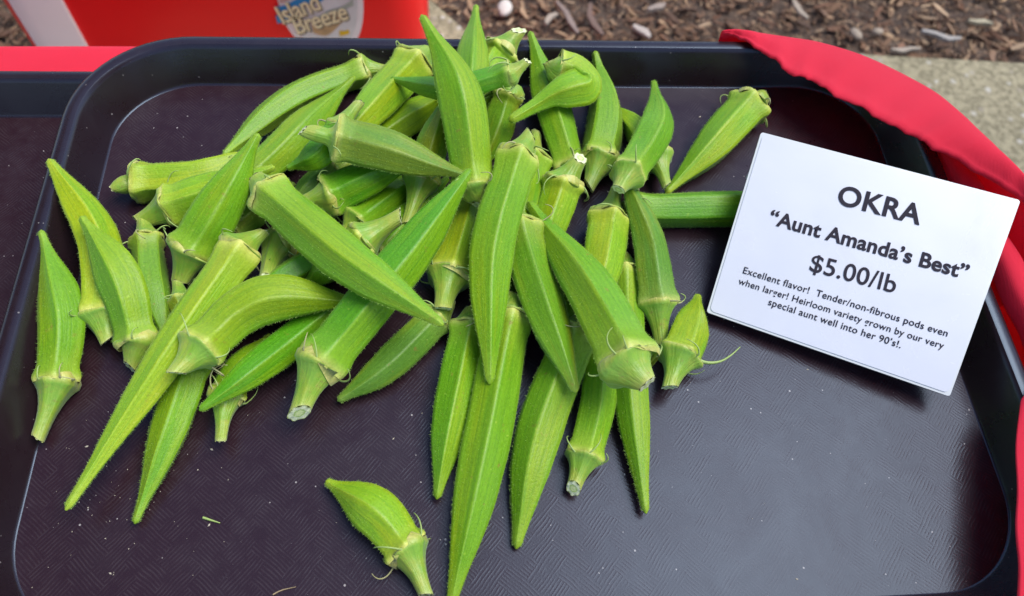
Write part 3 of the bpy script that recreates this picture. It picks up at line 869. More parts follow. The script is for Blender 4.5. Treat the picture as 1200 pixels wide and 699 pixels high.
def build_pod(idx, pts, r0, prof, col, phase, nb, blen, longb, finger, label):
    rng = random.Random(idx * 7 + 3)
    S = np.array(pts[0]); body = pts[1:]
    org = np.array(body[0])
    root = empty('okra_pod', tuple(org))
    tag(root, label, 'okra', 'okra pods heaped on the tray')
    NA, NTT = 45, 46
    ts = np.linspace(0, 1, NTT) ** 1.0
    ts = np.concatenate([[0, 0.012, 0.025, 0.04, 0.06, 0.085], np.linspace(0.11, 0.97, NTT - 9), [0.982, 0.992, 1.0]])
    C, L = catmull(body, ts)
    T, Nn, B = frames(C, VIEW)
    rad = smooth_interp(ts, PROFILES[prof]) * r0
    k5 = np.array([.25, .5, .25])
    rs = rad.copy()
    rs[7:-3] = np.convolve(np.r_[rad[6], rad[7:-3], rad[-3]], k5, 'valid')
    rad = rs
    nr = 5
    ph0 = R(phase)
    tw = rng.uniform(-0.25, 0.25)
    ja = [rng.uniform(-0.09, 0.09) for _ in range(nr)]
    lump = [rng.uniform(0, 6.28) for _ in range(4)]
    verts = []
    sharp = rng.uniform(0.68, 0.95)
    for i in range(len(ts)):
        t = ts[i]
        flat = sharp * (0.55 + 0.45 * min(1, t / 0.12)) * (1 - 0.6 * max(0, (t - 0.85) / 0.15))
        for k in range(NA):
            th = 2 * math.pi * k / NA
            a = (th * nr / (2 * math.pi) + 0.5) % 1.0 - 0.5       # 0 on a ridge
            aa = a * 2 * math.pi / nr
            poly = math.cos(math.pi / nr) / math.cos(math.pi / nr - abs(aa))
            rr_ = 1 - flat * (1 - poly) * 1.15
            rr_ += 0.020 * math.exp(-(aa / 0.06) ** 2) * min(1, t / 0.1)       # the rib itself
            if t < 0.08:
                rr_ += (0.075 * math.cos(nr * th) + 0.03 * math.sin(2 * th + lump[2])) * (1 - t / 0.08)                # scalloped collar
            rr_ *= 1 + 0.018 * math.sin(5 * t + lump[0] + 2 * th) + 0.014 * math.sin(13 * t + lump[1] + th)
            ang = th + ph0 + tw * t
            verts.append(C[i] + (Nn[i] * math.cos(ang) + B[i] * math.sin(ang)) * rad[i] * rr_ - org)
    faces, uvs = [], []
    M = len(ts)
    for i in range(M - 1):
        for k in range(NA):
            k2 = (k + 1) % NA
            faces.append((i * NA + k, i * NA + k2, (i + 1) * NA + k2, (i + 1) * NA + k))
            uvs.append(((k / NA, ts[i]), ((k + 1) / NA, ts[i]), ((k + 1) / NA, ts[i + 1]), (k / NA, ts[i + 1])))
    verts.append(C[-1] + T[-1] * rad[-1] * 0.6 - org)
    for k in range(NA):
        faces.append(((M - 1) * NA + k, (M - 1) * NA + (k + 1) % NA, len(verts) - 1))
        uvs.append(((k / NA, 1), ((k + 1) / NA, 1), ((k + .5) / NA, 1)))
    nskin = len(faces)
    # fine hairs standing on the skin
    V = np.array(verts)
    nh = int(2600 * L * r0 / 0.0008)
    nh = min(int(nh * 1.2), 5000)
    for _ in range(nh):
        i = rng.randrange(3, M - 2)
        tt = rng.random()
        # more fuzz along the ridges
        if rng.random() < 0.5:
            kr = rng.randrange(nr) * NA / nr + rng.gauss(0, 0.7)
        else:
            kr = rng.random() * NA
        k = int(round(kr)) % NA
        p = V[i * NA + k] * (1 - tt) + V[(i + 1) * NA + k] * tt
        ax = C[i] * (1 - tt) + C[i + 1] * tt - org
        nv = p - ax; nl = np.linalg.norm(nv)
        if nl < 1e-5: continue
        nv /= nl
        d = nv + np.array([rng.gauss(0, .25), rng.gauss(0, .25), rng.gauss(0, .25)]) - T[i] * rng.uniform(-0.1, 0.5)
        d /= np.linalg.norm(d)
        hl = rng.uniform(0.0004, 0.0010)
        sd = np.cross(d, np.array([rng.gauss(0, 1), rng.gauss(0, 1), rng.gauss(0, 1)]))
        sd /= max(np.linalg.norm(sd), 1e-6)
        b = len(verts)
        verts.extend([p - sd * 0.00005 - nv * 0.0001, p + sd * 0.00005 - nv * 0.0001, p + d * hl])
        faces.append((b, b + 1, b + 2)); uvs.append(((0, 0), (0, 0), (0, 0)))
    mesh_obj('pod_body', verts, faces, None, root, uvs=uvs, mats=[OKRA[col], FUZZ], fmat=[0] * nskin + [1] * (len(faces) - nskin))

    # cap: collar, cone, stem
    d0 = -T[0]
    capL = np.linalg.norm(S - C[0])
    if capL < 0.004:
        S = C[0] + d0 * 0.004; capL = 0.004
    c_pts = [C[0] + T[0] * 0.0012, C[0], C[0] * 0.6 + S * 0.4 + d0 * capL * 0.05, S]
    rin = np.array([0, 0.04, 0.10, 0.16, 0.24, 0.34, 0.45, 0.58, 0.72, 0.86, 0.96, 1.0])
    CC, _ = catmull(c_pts, rin)
    TT, NN, BB = frames(CC, VIEW)
    stem_r = min(0.34 * r0 * rng.uniform(0.8, 1.2), 0.0040) * (0.75 if finger else 1)
    cut_t = (rng.uniform(-0.7, 0.7), rng.uniform(-0.7, 0.7))
    r_ring = rad[0]
    cone = [0.96, 1.05, 1.03, 0.90, 0.76, 0.63, 0.52, 0.44, 0.385, 0.355, 0.345, 0.34]
    if finger: cone = [0.96, 1.03, 0.92, 0.70, 0.50, 0.42, 0.42, 0.43, 0.42, 0.40, 0.36, 0.30]
    long_stem = capL / r0
    kk = max(0.0, min(1.0, (1.6 - long_stem) / 1.1))           # short caps stay broader
    v, f, uv = [], [], []
    NC = 30
    lob = rng.uniform(0, 6.28)
    for i in range(len(rin)):
        fr = cone[i]
        base = stem_r + (r_ring - stem_r) * max(0, (fr - 0.34) / 0.66)
        base = base + kk * 0.18 * r_ring * math.sin(math.pi * rin[i])
        for k in range(NC):
            a = 2 * math.pi * k / NC
            rr_ = 1 + (0.065 * math.cos(5 * (a - ph0)) + 0.04 * math.sin(3 * a + lob) + 0.025 * math.sin(8 * a + 2 * lob)) * (1 - rin[i] * 0.6)
            sl = (cut_t[0] * math.cos(a) + cut_t[1] * math.sin(a)) * stem_r * max(0, (rin[i] - 0.7) / 0.3)
            v.append(CC[i] + (NN[i] * math.cos(a) + BB[i] * math.sin(a)) * base * rr_ + TT[i] * sl - org)
    n = len(rin)
    for i in range(n - 1):
        for k in range(NC):
            k2 = (k + 1) % NC
            f.append((i * NC + k, (i + 1) * NC + k, (i + 1) * NC + k2, i * NC + k2))
            uv.append(((k / NC, rin[i]), (k / NC, rin[i + 1]), ((k + 1) / NC, rin[i + 1]), ((k + 1) / NC, rin[i])))
    cap = mesh_obj('cap', v, f, CAP, root, uvs=uv)
    # cut end of the stem, slightly slanted and ragged
    v, f, uv = [], [], []
    ctr = CC[-1] - org
    for j, q in enumerate((1.0, 0.7, 0.4)):
        for k in range(NC):
            a = 2 * math.pi * k / NC
            p = CC[-1] + (NN[-1] * math.cos(a) + BB[-1] * math.sin(a)) * stem_r * q * (1.0 if j else 1.02) - org
            p = p + TT[-1] * (cut_t[0] * math.cos(a) + cut_t[1] * math.sin(a)) * stem_r * q
            p = p + TT[-1] * (0.0002 + (0.00035 * math.sin(7 * a + lob) * q if j == 0 else 0.0002 * (1 - q)))
            v.append(p)
    v.append(ctr + TT[-1] * 0.0002)
    for j in range(2):
        for k in range(NC):
            k2 = (k + 1) % NC
            f.append((j * NC + k, (j + 1) * NC + k, (j + 1) * NC + k2, j * NC + k2))
            q0, q1 = (1.0, 0.7, 0.4)[j], (1.0, 0.7, 0.4)[j + 1]
            uv.append(((0, q0), (0, q1), (0, q1), (0, q0)))
    for k in range(NC):
        f.append((2 * NC + k, 3 * NC, 2 * NC + (k + 1) % NC)); uv.append(((0, .4), (0, 0), (0, .4)))
    mesh_obj('cut_end', v, f, CUT, cap, uvs=uv)
    # thin curled bracts round the collar
    up_axis = T[0]
    for j in range(nb):
        a = 2 * math.pi * (j + rng.uniform(-0.3, 0.3)) / max(nb, 1) + rng.uniform(0, 0.6)
        e = Nn[0] * math.cos(a) + B[0] * math.sin(a)
        side = np.cross(up_axis, e)
        ln = rng.uniform(0.006, 0.012) * blen
        p = C[0] + e * r_ring * 1.02
        direc = e * rng.uniform(0.35, 0.9) + up_axis * rng.uniform(-0.2, 0.8) + side * rng.uniform(-0.6, 0.6)
        curl = up_axis * rng.uniform(-0.1, 0.5) - e * rng.uniform(0.2, 0.8) + side * rng.uniform(-0.8, 0.8)
        path = [p - e * 0.0008]
        ns = 9
        for s in range(ns):
            dd = direc * (1 - s / ns) + curl * (s / ns)
            dd = dd / np.linalg.norm(dd)
            p = p + dd * ln / ns
            if p[2] < 0.0006: p[2] = 0.0006
            path.append(p.copy())
        v, f = tube([q - org for q in path], 0.00050, 0.00015)
        mesh_obj('bract', v, f, BRACT if rng.random() < 0.75 else BRACT_DRY, root)
    if longb:
        p0 = C[0] + np.array([0.55, -0.1, 0.2]) * r_ring
        path = [p0, p0 + np.array([0.007, -0.002, -0.001]), p0 + np.array([0.013, -0.0015, -0.001]), p0 + np.array([0.018, 0.001, 0.0]), p0 + np.array([0.0225, 0.0045, 0.0005])]
        CCp, _ = catmull(path, np.linspace(0, 1, 14))
        v, f = tube([q - org for q in CCp], 0.00115, 0.0003)
        o = mesh_obj('bract', v, f, BRACT, root)
        o['label'] = 'long leafy bract sticking out to the right'

PODS = [
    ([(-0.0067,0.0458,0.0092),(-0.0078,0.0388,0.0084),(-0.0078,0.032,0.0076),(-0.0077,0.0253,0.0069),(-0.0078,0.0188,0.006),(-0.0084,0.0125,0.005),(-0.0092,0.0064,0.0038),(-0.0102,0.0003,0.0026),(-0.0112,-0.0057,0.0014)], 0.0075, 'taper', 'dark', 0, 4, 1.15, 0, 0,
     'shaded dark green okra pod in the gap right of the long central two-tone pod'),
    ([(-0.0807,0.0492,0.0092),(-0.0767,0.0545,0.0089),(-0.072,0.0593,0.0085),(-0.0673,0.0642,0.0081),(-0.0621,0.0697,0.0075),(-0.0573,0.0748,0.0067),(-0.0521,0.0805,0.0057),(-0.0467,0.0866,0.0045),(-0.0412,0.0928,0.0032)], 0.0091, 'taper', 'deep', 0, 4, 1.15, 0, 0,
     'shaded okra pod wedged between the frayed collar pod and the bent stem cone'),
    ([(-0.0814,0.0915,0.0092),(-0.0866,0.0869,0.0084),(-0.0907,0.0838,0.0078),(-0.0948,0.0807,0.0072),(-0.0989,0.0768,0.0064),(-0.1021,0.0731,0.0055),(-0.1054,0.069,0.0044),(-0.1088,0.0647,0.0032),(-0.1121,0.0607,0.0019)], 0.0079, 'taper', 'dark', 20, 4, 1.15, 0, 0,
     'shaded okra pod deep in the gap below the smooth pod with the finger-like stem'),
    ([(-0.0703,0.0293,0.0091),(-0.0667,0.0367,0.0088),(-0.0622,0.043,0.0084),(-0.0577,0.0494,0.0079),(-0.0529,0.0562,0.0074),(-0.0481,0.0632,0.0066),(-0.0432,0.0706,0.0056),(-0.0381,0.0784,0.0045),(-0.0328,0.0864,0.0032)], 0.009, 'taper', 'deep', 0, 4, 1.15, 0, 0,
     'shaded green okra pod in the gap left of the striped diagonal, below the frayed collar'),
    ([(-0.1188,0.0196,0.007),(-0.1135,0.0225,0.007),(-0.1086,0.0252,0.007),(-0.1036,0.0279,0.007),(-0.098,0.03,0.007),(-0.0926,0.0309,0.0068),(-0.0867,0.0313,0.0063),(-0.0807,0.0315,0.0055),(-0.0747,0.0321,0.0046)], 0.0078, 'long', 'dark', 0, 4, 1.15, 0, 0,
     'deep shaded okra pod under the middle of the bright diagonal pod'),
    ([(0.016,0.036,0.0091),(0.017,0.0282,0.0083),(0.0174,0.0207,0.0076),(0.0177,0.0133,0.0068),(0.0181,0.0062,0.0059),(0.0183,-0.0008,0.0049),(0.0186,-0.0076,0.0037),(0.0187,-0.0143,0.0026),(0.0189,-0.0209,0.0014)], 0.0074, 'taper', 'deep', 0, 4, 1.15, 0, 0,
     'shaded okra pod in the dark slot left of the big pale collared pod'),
    ([(-0.1533,0.0257,0.0074),(-0.151,0.0183,0.0067),(-0.1491,0.0133,0.0061),(-0.1472,0.0084,0.0056),(-0.1443,0.0035,0.0049),(-0.1413,-0.0002,0.0041),(-0.1378,-0.0041,0.0032),(-0.1341,-0.0079,0.0022),(-0.1306,-0.0117,0.0012)], 0.006, 'taper', 'olive', 0, 4, 1.15, 0, 0,
     'mostly buried yellow-green okra pod just below the cut cone of the broad upright left pod'),
    ([(-0.1735,0.0582,0.0068),(-0.1706,0.0497,0.0068),(-0.1688,0.0421,0.0068),(-0.1669,0.0345,0.0068),(-0.1645,0.0263,0.0068),(-0.1621,0.0196,0.0066),(-0.1595,0.0125,0.0061),(-0.1569,0.0054,0.0054),(-0.1545,-0.0014,0.0046)], 0.0076, 'long', 'olive', 10, 4, 1.15, 0, 0,
     'brownish green okra pod standing in shadow behind the broad leaf-like pod at the left'),
    ([(-0.178,-0.001,0.0069),(-0.1815,0.0089,0.0083),(-0.1834,0.0201,0.0097),(-0.1852,0.0316,0.0111),(-0.1885,0.0434,0.0126),(-0.1936,0.0539,0.0143),(-0.2001,0.0638,0.0166),(-0.2069,0.0731,0.0199),(-0.2137,0.083,0.0226)], 0.0095, 'long', 'lime', 36, 4, 1.15, 0, 0,
     'yellow-green okra pod with blunt pale cut end, its tip over the left tray rim'),
    ([(-0.1981,-0.0425,0.0047),(-0.1943,-0.021,0.0075),(-0.1947,-0.0117,0.0087),(-0.195,-0.0022,0.0099),(-0.1962,0.0078,0.0112),(-0.199,0.0176,0.0125),(-0.2026,0.0271,0.0146),(-0.2063,0.0365,0.0173),(-0.2099,0.046,0.0202)], 0.0094, 'belly', 'fresh', 15, 6, 1.3, 0, 0,
     'leftmost okra pod, alone by the left tray wall, stem towards the viewer and frilly bracts'),
    ([(-0.1884,0.0764,0.0092),(-0.1802,0.0803,0.0092),(-0.1708,0.0808,0.0092),(-0.1612,0.0811,0.0092),(-0.1517,0.0824,0.0091),(-0.1428,0.0854,0.0089),(-0.1342,0.0901,0.0083),(-0.1256,0.0958,0.0073),(-0.1168,0.1016,0.0061)], 0.0102, 'long', 'lime', 36, 1, 1.15, 0, 1,
     'pale okra pod lying level at the upper left, bulging collar and short dry pointed stem'),
    ([(-0.0643,0.151,0.011),(-0.0751,0.1516,0.0104),(-0.0865,0.1462,0.0098),(-0.0976,0.1402,0.01),(-0.1081,0.1332,0.0104),(-0.1174,0.1246,0.0106),(-0.1256,0.1148,0.0107),(-0.133,0.104,0.0114),(-0.1395,0.0917,0.0144)], 0.0083, 'long', 'fresh', 30, 4, 1.15, 0, 0,
     'slim okra pod along the upper left edge of the heap, tip down left'),
    ([(-0.1345,0.0707,0.0089),(-0.1278,0.078,0.0104),(-0.121,0.0856,0.0115),(-0.1143,0.0939,0.0117),(-0.1073,0.1035,0.0115),(-0.1009,0.1134,0.0112),(-0.0942,0.124,0.0109),(-0.0872,0.1344,0.0115),(-0.0797,0.1433,0.0138)], 0.0097, 'belly', 'fresh', 0, 4, 1.15, 0, 0,
     'okra pod next below the top left edge pod, its dark tip pointing up right'),
    ([(-0.1361,0.0486,0.0077),(-0.1335,0.0524,0.0075),(-0.1301,0.0561,0.0072),(-0.1265,0.0599,0.0069),(-0.1226,0.0644,0.0064),(-0.1192,0.0685,0.0058),(-0.1155,0.0733,0.0049),(-0.1116,0.0784,0.0039),(-0.1077,0.0835,0.0029)], 0.0078, 'taper', 'dark', 0, 4, 1.15, 0, 0,
     'dull okra pod half hidden between the broad upright left pod and the bright diagonal'),
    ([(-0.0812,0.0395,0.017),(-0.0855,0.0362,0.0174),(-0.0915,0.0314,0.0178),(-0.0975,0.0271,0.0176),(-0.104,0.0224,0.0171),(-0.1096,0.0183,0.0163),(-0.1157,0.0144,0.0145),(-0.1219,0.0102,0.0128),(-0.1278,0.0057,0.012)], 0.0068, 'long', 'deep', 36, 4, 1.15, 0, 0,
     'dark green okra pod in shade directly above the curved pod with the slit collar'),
    ([(0.0019,0.1396,0.0089),(-0.0037,0.136,0.0083),(-0.0094,0.1341,0.0077),(-0.0151,0.1323,0.007),(-0.0213,0.1299,0.0063),(-0.0265,0.1275,0.0054),(-0.032,0.1249,0.0043),(-0.0377,0.1221,0.0031),(-0.0433,0.1195,0.0019)], 0.0077, 'taper', 'fresh', 0, 4, 1.15, 0, 0,
     'short stretch of okra pod behind the tall upright one, below the thin dark-tipped pod'),
    ([(0.0749,0.0749,0.0105),(0.073,0.092,0.009),(0.0711,0.0983,0.0084),(0.0693,0.105,0.0077),(0.0672,0.1115,0.007),(0.0648,0.1178,0.006),(0.0616,0.124,0.0048),(0.0582,0.1298,0.0035),(0.0548,0.1358,0.0022)], 0.0086, 'taper', 'lime', 20, 4, 1.15, 0, 0,
     'pale okra pod lying crosswise behind the leaf-like pod at the upper right'),
    ([(0.0501,0.0626,0.0087),(0.0551,0.062,0.0087),(0.0682,0.062,0.0086),(0.0833,0.0621,0.0085),(0.0985,0.0624,0.0085),(0.1132,0.0629,0.0083),(0.1297,0.0637,0.0078),(0.1472,0.0649,0.0068),(0.1646,0.0662,0.0055)], 0.0095, 'long', 'deep', 36, 4, 1.15, 0, 0,
     'bright green okra pod lying level at the right, its end hidden by the sign'),
    ([(0.1389,0.1336,0.0115),(0.1284,0.1275,0.0109),(0.1204,0.1187,0.0104),(0.1125,0.1101,0.0098),(0.105,0.1021,0.009),(0.0977,0.0948,0.008),(0.0902,0.0877,0.0068),(0.083,0.0811,0.0056),(0.0759,0.0747,0.0044)], 0.0114, 'taper', 'lime', 25, 4, 1.15, 0, 1,
     'okra pod lying by itself at the upper right above the sign, brown stub stem'),
    ([(-0.0329,0.0133,0.0072),(-0.039,0.0062,0.0072),(-0.0449,-0.0003,0.0072),(-0.0506,-0.0067,0.0072),(-0.0562,-0.0127,0.0072),(-0.062,-0.018,0.007),(-0.0683,-0.0228,0.0065),(-0.0745,-0.0269,0.0058),(-0.0808,-0.0311,0.0049)], 0.0081, 'long', 'dark', 0, 4, 1.15, 0, 0,
     'dark green okra pod on the tray under the tip of the bright diagonal pod'),
    ([(-0.0234,0.0106,0.0079),(-0.0248,0.0012,0.0079),(-0.0271,-0.0099,0.0079),(-0.0293,-0.0209,0.0079),(-0.0317,-0.0328,0.0079),(-0.0337,-0.0428,0.0077),(-0.0358,-0.0534,0.0071),(-0.0379,-0.0639,0.0063),(-0.0399,-0.0738,0.0053)], 0.0089, 'long', 'fresh', 0, 4, 1.15, 0, 0,
     'okra pod left of the longest front pod, narrow tip straight down'),
    ([(-0.0043,0.0124,0.0158),(-0.0073,0.0034,0.0143),(-0.0115,-0.0155,0.0119),(-0.0156,-0.034,0.0107),(-0.0196,-0.0518,0.0097),(-0.0235,-0.0685,0.0085),(-0.0275,-0.0844,0.007),(-0.0315,-0.0995,0.0053),(-0.0352,-0.114,0.0034)], 0.0106, 'long', 'fresh', 0, 4, 1.15, 0, 0,
     'longest front okra pod, two-tone, running out of the bottom of the picture'),
    ([(0.0273,0.0025,0.017),(0.0222,-0.006,0.0151),(0.0161,-0.019,0.0127),(0.01,-0.0318,0.011),(0.0045,-0.0447,0.0098),(0.0,-0.0574,0.0085),(-0.0034,-0.0698,0.0069),(-0.0063,-0.082,0.0051),(-0.0093,-0.0938,0.003)], 0.0105, 'long', 'fresh', 20, 4, 1.15, 0, 0,
     'broad ridged okra pod right of the longest front pod, tip pointing down'),
    ([(0.0148,-0.0721,0.0073),(0.0198,-0.0604,0.0073),(0.0226,-0.0529,0.0073),(0.0255,-0.0453,0.0072),(0.0282,-0.0369,0.0072),(0.03,-0.0286,0.0071),(0.0314,-0.0196,0.0066),(0.0329,-0.0099,0.0058),(0.0345,0.0001,0.0047)], 0.0081, 'long', 'lime', 0, 5, 1.2, 0, 0,
     'okra pod in front of the heap, curly collar and stem end towards the viewer'),
    ([(0.0519,0.0364,0.0075),(0.0488,0.0281,0.0075),(0.0469,0.0101,0.0075),(0.0451,-0.0071,0.0075),(0.0437,-0.024,0.0075),(0.0431,-0.0395,0.0073),(0.0431,-0.0545,0.0067),(0.0432,-0.069,0.006),(0.0434,-0.0829,0.0051)], 0.0085, 'long', 'fresh', 12, 4, 1.15, 0, 0,
     'okra pod under the big pale-collared pod, its tip lowest at the front right'),
    ([(-0.139,-0.0029,0.0086),(-0.1411,-0.0134,0.0083),(-0.1428,-0.0234,0.008),(-0.1444,-0.0331,0.0076),(-0.1463,-0.0431,0.0071),(-0.1484,-0.0519,0.0064),(-0.1506,-0.0608,0.0055),(-0.153,-0.0697,0.0046),(-0.1552,-0.0782,0.0037)], 0.0089, 'taper', 'fresh', 0, 4, 1.15, 0, 0,
     'okra pod on the tray beside the long left diagonal, slender tip towards the viewer'),
    ([(-0.1252,-0.048,0.0095),(-0.1255,-0.0293,0.0078),(-0.1242,-0.0248,0.0074),(-0.1229,-0.0203,0.0069),(-0.1212,-0.0156,0.0063),(-0.1191,-0.0114,0.0055),(-0.1167,-0.0071,0.0045),(-0.1141,-0.0026,0.0034),(-0.1116,0.0019,0.0023)], 0.0077, 'taper', 'lime', 0, 4, 1.3, 0, 0,
     'mostly buried okra pod at lower left, only its cut stem and curled bracts showing'),
    ([(-0.0442,-0.1098,0.0087),(-0.051,-0.0939,0.0087),(-0.0547,-0.0892,0.0086),(-0.0584,-0.0845,0.0087),(-0.0625,-0.0799,0.0087),(-0.0671,-0.0758,0.0083),(-0.0724,-0.0721,0.0075),(-0.078,-0.0686,0.0065),(-0.0837,-0.065,0.0054)], 0.0095, 'belly', 'lime', 18, 4, 1.2, 0, 0,
     'single short okra pod lying apart at the bottom of the tray'),
    ([(0.0598,-0.0315,0.0107),(0.0661,-0.0177,0.0097),(0.0684,-0.0134,0.0093),(0.0708,-0.009,0.0088),(0.0732,-0.0043,0.0082),(0.0755,0.0006,0.0074),(0.0778,0.0057,0.0063),(0.0802,0.0112,0.0051),(0.0826,0.0167,0.0037)], 0.01, 'taper', 'lime', 0, 3, 1.15, 1, 0,
     'small pale okra pod at the right edge with one long bract sticking out'),
    ([(0.0301,0.0796,0.0068),(0.0281,0.0867,0.0078),(0.0259,0.0984,0.0093),(0.0236,0.1106,0.0109),(0.0214,0.1226,0.0125),(0.0193,0.1338,0.014),(0.0168,0.1467,0.0162),(0.0145,0.1571,0.0195),(0.0122,0.1682,0.0221)], 0.0098, 'belly', 'fresh', 10, 4, 1.15, 0, 0,
     'upright okra pod behind the curled pod, its thin tip crossing the far tray rim'),
    ([(-0.0068,0.1332,0.0229),(-0.001,0.1287,0.0173),(-0.0031,0.1242,0.014),(-0.0051,0.1192,0.0112),(-0.0077,0.1124,0.0094),(-0.01,0.1069,0.0076),(-0.0126,0.1013,0.0053),(-0.0152,0.0956,0.0029),(-0.0177,0.09,0.0005)], 0.0088, 'belly', 'olive', 0, 4, 1.15, 0, 0,
     'greyish green okra pod with a yellow collar just right of the tall upright pod'),
    ([(-0.0807,0.0922,0.0084),(-0.0747,0.0985,0.0083),(-0.069,0.1043,0.0083),(-0.0633,0.11,0.0083),(-0.0567,0.1162,0.0082),(-0.0505,0.1216,0.008),(-0.0438,0.1276,0.0075),(-0.0368,0.1341,0.0066),(-0.0296,0.141,0.0053)], 0.0092, 'long', 'fresh', 0, 4, 1.15, 0, 0,
     'okra pod with its middle showing above the smooth pod with the yellow stem'),
    ([(-0.0823,0.0164,0.0059),(-0.0866,0.01,0.0069),(-0.0938,0.0024,0.0082),(-0.1007,-0.005,0.0095),(-0.1073,-0.0123,0.0113),(-0.1135,-0.0197,0.0141),(-0.1197,-0.0265,0.0163),(-0.1261,-0.0324,0.017),(-0.1326,-0.0381,0.0172)], 0.0079, 'long', 'deep', 0, 4, 1.15, 0, 0,
     'bright deep green okra pod beneath the curved pod, tip at lower left'),
    ([(0.0608,-0.0083,0.0058),(0.06,0.0079,0.011),(0.0596,0.0172,0.0134),(0.0596,0.0274,0.0144),(0.0596,0.0384,0.0144),(0.0582,0.0485,0.0158),(0.0555,0.0578,0.0183),(0.0531,0.0686,0.0188),(0.0507,0.0799,0.0191)], 0.0092, 'taper', 'dark', 0, 4, 1.15, 0, 0,
     'okra pod down the right side of the heap, cap and stem towards the viewer'),
    ([(0.0483,0.0696,0.0137),(0.0428,0.0541,0.0131),(0.0407,0.0452,0.0132),(0.0382,0.0354,0.0149),(0.0355,0.0252,0.016),(0.0331,0.0167,0.0171),(0.0303,0.0068,0.0195),(0.0272,-0.0033,0.0226),(0.0249,-0.0117,0.0234)], 0.0107, 'taper', 'lime', 0, 2, 1.15, 0, 0,
     'stout okra pod right of centre with a crown-like yellow collar facing up'),
    ([(-0.1767,0.0596,0.0047),(-0.1612,0.0651,0.0103),(-0.1542,0.0663,0.0127),(-0.1474,0.0681,0.0142),(-0.1403,0.0702,0.0158),(-0.1332,0.0711,0.0187),(-0.1264,0.073,0.0203),(-0.1197,0.0759,0.021),(-0.1128,0.0783,0.0222)], 0.0098, 'taper', 'lime', 0, 4, 1.15, 0, 0,
     'okra pod at the left with its round white cut stem facing the viewer'),
    ([(-0.1118,0.019,0.0192),(-0.1102,0.044,0.0085),(-0.1065,0.0468,0.0082),(-0.1026,0.0497,0.0078),(-0.0985,0.0533,0.0073),(-0.095,0.0569,0.0066),(-0.0913,0.0611,0.0057),(-0.0875,0.0656,0.0045),(-0.0836,0.0702,0.0034)], 0.0088, 'taper', 'olive', 10, 4, 1.15, 0, 0,
     'okra pod buried under the bright diagonal pod, dull green stem cone pointing down'),
    ([(-0.0541,0.0431,0.0322),(-0.0695,0.0355,0.0265),(-0.0736,0.0328,0.0251),(-0.0777,0.0297,0.0245),(-0.0821,0.0262,0.0234),(-0.0859,0.0235,0.0216),(-0.0902,0.0213,0.0183),(-0.0947,0.0188,0.0153),(-0.0989,0.0157,0.0133)], 0.0089, 'taper', 'lime', 20, 1, 1.15, 0, 0,
     'okra pod whose yellow lobed collar sticks out right of the bright diagonal pod'),
    ([(0.0055,0.1624,0.0279),(-0.0034,0.1554,0.0205),(-0.0069,0.1507,0.0187),(-0.0105,0.1437,0.0192),(-0.0147,0.1362,0.0198),(-0.0183,0.1309,0.0193),(-0.0222,0.1259,0.0181),(-0.0262,0.1206,0.0171),(-0.0301,0.1148,0.0168)], 0.0109, 'taper', 'lime', 20, 4, 1.15, 0, 0,
     'okra pod at the far rim with its cone-shaped cap pointing up right'),
    ([(-0.0266,0.0878,0.0295),(-0.0244,0.0954,0.0296),(-0.0232,0.1059,0.0298),(-0.0219,0.1163,0.0304),(-0.0207,0.1267,0.0319),(-0.0197,0.1377,0.0323),(-0.0185,0.1513,0.0311),(-0.0174,0.1651,0.0303),(-0.0163,0.1783,0.0304)], 0.0086, 'belly', 'fresh', 0, 4, 1.15, 0, 0,
     'okra pod with the highest tip, standing behind the tall upright pod at the far rim'),
    ([(0.0124,0.109,0.0087),(0.0086,0.0922,0.0092),(0.007,0.0837,0.0094),(0.0054,0.0754,0.0095),(0.0038,0.0672,0.0095),(0.0024,0.0595,0.0093),(0.0011,0.0519,0.0089),(-0.0003,0.0437,0.0095),(-0.0018,0.0352,0.0109)], 0.0103, 'taper', 'fresh', 0, 4, 1.15, 0, 0,
     'okra pod tucked behind the top of the long central two-tone pod'),
    ([(0.0308,0.0828,0.0221),(0.0232,0.0747,0.014),(0.0208,0.0685,0.0114),(0.0182,0.0616,0.0099),(0.0152,0.0538,0.0085),(0.0126,0.0474,0.0069),(0.0098,0.0406,0.0051),(0.0068,0.0337,0.0032),(0.004,0.027,0.0012)], 0.0102, 'taper', 'lime', 10, 5, 1.15, 0, 0,
     'okra pod in the middle right with a yellow scalloped collar beneath the tall curved one'),
    ([(-0.0368,0.1685,0.016),(-0.0486,0.1523,0.0147),(-0.0555,0.1422,0.0144),(-0.0619,0.1302,0.0164),(-0.0685,0.1178,0.0189),(-0.0749,0.1078,0.02),(-0.0815,0.0989,0.0202),(-0.0882,0.0899,0.0205),(-0.0944,0.0807,0.0216)], 0.0114, 'taper', 'lime', 0, 2, 1.15, 0, 0,
     'thick okra pod behind the tall upright pod, yellow lobed cap at the far rim'),
    ([(0.0051,0.1175,0.0506),(-0.002,0.1139,0.0465),(-0.0102,0.1133,0.0437),(-0.0185,0.1116,0.0418),(-0.0266,0.1113,0.0394),(-0.0348,0.1151,0.0344),(-0.0434,0.1212,0.0296),(-0.052,0.1271,0.0264),(-0.0607,0.1315,0.0248)], 0.0063, 'long', 'deep', 0, 4, 1.15, 0, 0,
     'thin okra pod with a dark curved tip crossing behind the tall upright pod'),
    ([(0.0365,0.077,0.0081),(0.043,0.0907,0.0094),(0.0452,0.1003,0.0102),(0.0476,0.1101,0.0109),(0.0495,0.1203,0.0115),(0.0503,0.1307,0.012),(0.0498,0.141,0.0129),(0.0485,0.1506,0.0145),(0.0468,0.1587,0.0179)], 0.0107, 'taper', 'fresh', 25, 3, 1.15, 0, 0,
     'upright curved okra pod right of the curled one, hollow looking collar toward the viewer'),
